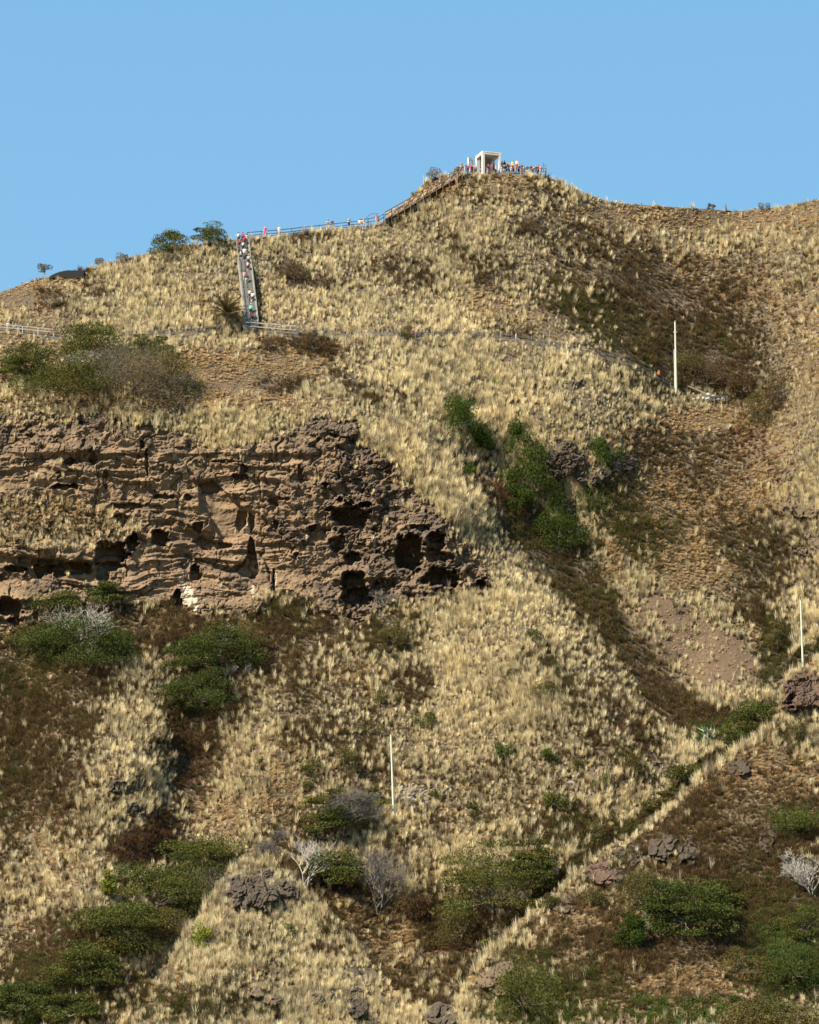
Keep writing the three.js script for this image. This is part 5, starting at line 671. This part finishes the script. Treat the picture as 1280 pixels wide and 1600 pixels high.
[ // along the long stair: share of the way up, side, ...
  [0.05, 0.15, 'climb', 'pink', 'black', 'person in a bright pink top at the foot of the long stair'], [0.125, 0.0, 'climb', 'green', 'black', 'person in a green top second from the foot of the stair', 'hat white'], [0.255, 0.5, 'climb', 'white', 'navy', 'person in white top and dark blue shorts on the lower stair'], [0.29, 0.1, 'climb', 'tan', 'navy', 'person in tan beside the white top on the lower stair'], [0.46, -0.1, 'climb', 'black', 'white', 'person in black shirt and white shorts halfway up the stair'], [0.5, -0.4, 'climb', 'rose', 'tan', 'person in pale rose top just above the black shirt on the stair'], [0.61, 0.35, 'climb', 'pink', 'black', 'person in pink top and black trousers on the upper stair', 'pack white'], [0.69, 0.55, 'climb', 'grey', 'black', 'person with a yellow cap on the upper stair', 'hat yellow'],
  [0.75, -0.4, 'climb', 'white', 'black', 'person in white top and black trousers high on the stair', 'pack black'], [0.78, 0.05, 'climb', 'white', 'white', 'person all in white high on the stair'], [0.82, 0.5, 'climb', 'black', 'grey', 'person in black near the right wall high on the stair'], [0.86, 0.0, 'climb', 'grey', 'black', 'person in grey near the stair top', 'pack white'], [0.9, -0.5, 'climb', 'maroon', 'black', 'person in maroon near the stair top'], [0.93, 0.3, 'climb', 'red', 'navy', 'person in red near the stair top', 'pack red'], [0.975, -0.55, 'climb', 'white', 'black', 'person in white at the left of the stair top', 'pack white'], [0.985, 0.1, 'climb', 'red', 'black', 'person in red and black at the middle of the stair top'], [0.955, 0.75, 'stand', 'rose', 'tan', 'person in rose at the right of the stair top'],
].forEach(([t, x, pose, a, b, label, ex]) => person(st(t).add(V3(x, 0.02, 0)), pose, a, b, PI + rr(-0.2, 0.2), label, ex));
[
  [414, 'stand', 'pink', 'pink', 'person in bright pink on the crest walk, left'], [436, 'stand', 'white', 'tan', 'person in white on the crest walk, second from the stair', 'hat tan'], [513, 'lean', 'grey', 'tan', 'left of the pair standing at the crest railing', 'hat tan'], [520, 'lean', 'black', 'grey', 'right of the pair standing at the crest railing'], [545, 'photo', 'white', 'black', 'person in white taking a picture on the crest walk'], [562, 'sit', 'white', 'tan', 'person sitting at the crest railing'], [568, 'sit', 'tan', 'tan', 'second person sitting at the crest railing', 'pack black'], [588, 'stand', 'rose', 'grey', 'person at the foot of the summit stair'],
].forEach(([u, pose, a, b, label, ex]) => person(crestAt(u, 0.35), pose, a, b, rr(-0.6, 0.6), label, ex));
[
  [687, 'climb', 'white', 'black', 'person in white, lowest on the summit stair'], [701, 'climb', 'mint', 'grey', 'person in pale mint on the summit stair'], [712, 'climb', 'navy', 'white', 'person in dark blue on the summit stair', 'pack black'], [709, 'climb', 'grey', 'black', 'person in grey behind the dark blue one on the summit stair'], [720, 'climb', 'rose', 'navy', 'person in pale rose near the summit stair top'],
].forEach(([u, pose, a, b, label, ex]) => person(sumAt(u, 0.1, 0.05), pose, a, b, PI / 2 + rr(-0.3, 0.3), label, ex));
const deck = (u, D, lift = 0) => V3(at(u, 276, D).x, deckY + lift, -D);
[
  [716, 504.2, 0.2, 'stand', 'black', 'black', 'person in black at the head of the summit stair'], [723, 503.6, 0.1, 'stand', 'navy', 'grey', 'person in dark blue at the head of the summit stair'], [731, 504, 0.2, 'stand', 'maroon', 'black', 'person in maroon between the stair head and the portal'], [738.5, 503.6, 0, 'stand', 'black', 'navy', 'person in black beside the lower portal'], [744, 503.5, 0, 'lean', 'grey', 'black', 'person in grey in front of the left shelter column'], [753, 503.5, 0, 'stand', 'navy', 'black', 'person in dark blue in front of the shelter'], [763, 503.4, 0, 'stand', 'black', 'grey', 'person in black in front of the shelter middle'], [769.5, 503.5, 0, 'lean', 'maroon', 'navy', 'person in maroon in front of the shelter right side'], [775, 503.6, 0, 'stand', 'grey', 'black', 'person in grey at the right shelter column'], [791.5, 504, 0.3, 'stand', 'navy', 'black', 'person in dark blue below the raised platform'], [796, 504.1, 0.3, 'stand', 'black', 'black', 'person all in black below the raised platform'], [803, 504.2, 0.3, 'stand', 'maroon', 'black', 'person in maroon below the raised platform'], [814.5, 504, 0.2, 'lean', 'black', 'grey', 'person in black leaning right of the raised platform'], [824, 503.9, 0, 'stand', 'black', 'tan', 'person in black and tan on the right deck'],
  [721, 504.6, 1.2, 'sit', 'teal', 'white', 'person in teal sitting on the wall left of the shelter'], [727, 503.4, 0.3, 'stand', 'cyan', 'white', 'person in turquoise at the left end of the deck', 'pack cyan'], [735, 503.35, 0, 'stand', 'pink', 'white', 'person in coral pink left of the shelter column'], [741, 504, 0, 'stand', 'tan', 'tan', 'person in tan under the left shelter column'], [758, 503.8, 0, 'stand', 'pink', 'black', 'person in pink inside the shelter'], [756, 505.3, 0.5, 'stand', 'rose', 'black', 'person standing behind the pink one in the shelter'], [762, 505, 0.4, 'stand', 'maroon', 'grey', 'person in maroon inside the shelter'], [766, 503.7, -0.1, 'stand', 'teal', 'white', 'person in pale teal inside the shelter'], [772, 504.5, 0.3, 'stand', 'black', 'black', 'person in black by the right shelter column', 'hat blue'],
  [784, 505.4, 1.15, 'lean', 'tan', 'black', 'person in tan at the left of the raised platform'], [788.5, 505.2, 1.15, 'stand', 'black', 'black', 'person in black on the raised platform, second from the shelter'], [794, 505.3, 1.15, 'lean', 'white', 'grey', 'person in white on the raised platform'], [801, 505.2, 1.15, 'stand', 'yellow', 'black', 'person in yellow on the raised platform'], [808, 505.1, 1.3, 'stand', 'peach', 'maroon', 'tallest person in peach on the raised platform'],
  [784, 503.9, 0, 'stand', 'grey', 'white', 'person in grey right of the shelter'], [788, 503.7, 0, 'stand', 'black', 'white', 'person in black right of the shelter'], [799, 503.8, 0, 'stand', 'white', 'white', 'person all in white on the deck'], [806, 503.8, 0.1, 'stand', 'rose', 'white', 'person in rose on the deck below the peach one'], [811, 504.2, 0.2, 'stand', 'navy', 'black', 'person in dark blue on the deck'], [818.5, 503.9, 0, 'stand', 'grey', 'black', 'person alone at the middle of the right deck'], [830, 503.9, 0, 'lean', 'black', 'teal', 'person in black and teal at the right deck'], [833, 504.1, 0, 'stand', 'peach', 'black', 'person in peach at the right deck'], [838, 503.9, 0, 'stand', 'black', 'maroon', 'person in black left of the last pair on the deck'], [841, 504.2, 0.1, 'stand', 'red', 'black', 'person in red at the right end of the deck'], [845, 503.9, 0, 'stand', 'rose', 'white', 'person in rose at the right end of the deck'],
].forEach(([u, D, lift, pose, a, b, label, ex]) => person(deck(u, D, lift), pose, a, b, rr(-0.9, 0.9), label, ex));
[
  [12, 'stand', 'white', 'grey', 'person in white on the trail at the left edge', 'hat white'], [28, 'stand', 'navy', 'grey', 'person in dark blue on the trail at the left edge'], [267, 'stand', 'black', 'grey', 'person in black on the trail between thicket and palm'], [645, 'stand', 'red', 'black', 'person in red on the trail beside the olive bush'], [724, 'stand', 'peach', 'tan', 'person in peach on the trail, centre'], [741, 'stand', 'white', 'white', 'person in white with pink cap on the trail, centre', 'hat rose'], [807, 'stand', 'white', 'grey', 'person in white half hidden by the trail railing'],
].forEach(([u, pose, a, b, label, ex]) => person(trailAt(u, 0.03, -0.5), pose, a, b, rr(-1.4, 1.4), label, ex));
person(trailAt(1030, 0.03, 0.1), 'stand', 'orange', 'black', 0.6, 'person in bright orange left of the upper pole', 'pack white');
renderer.render(scene, camera);
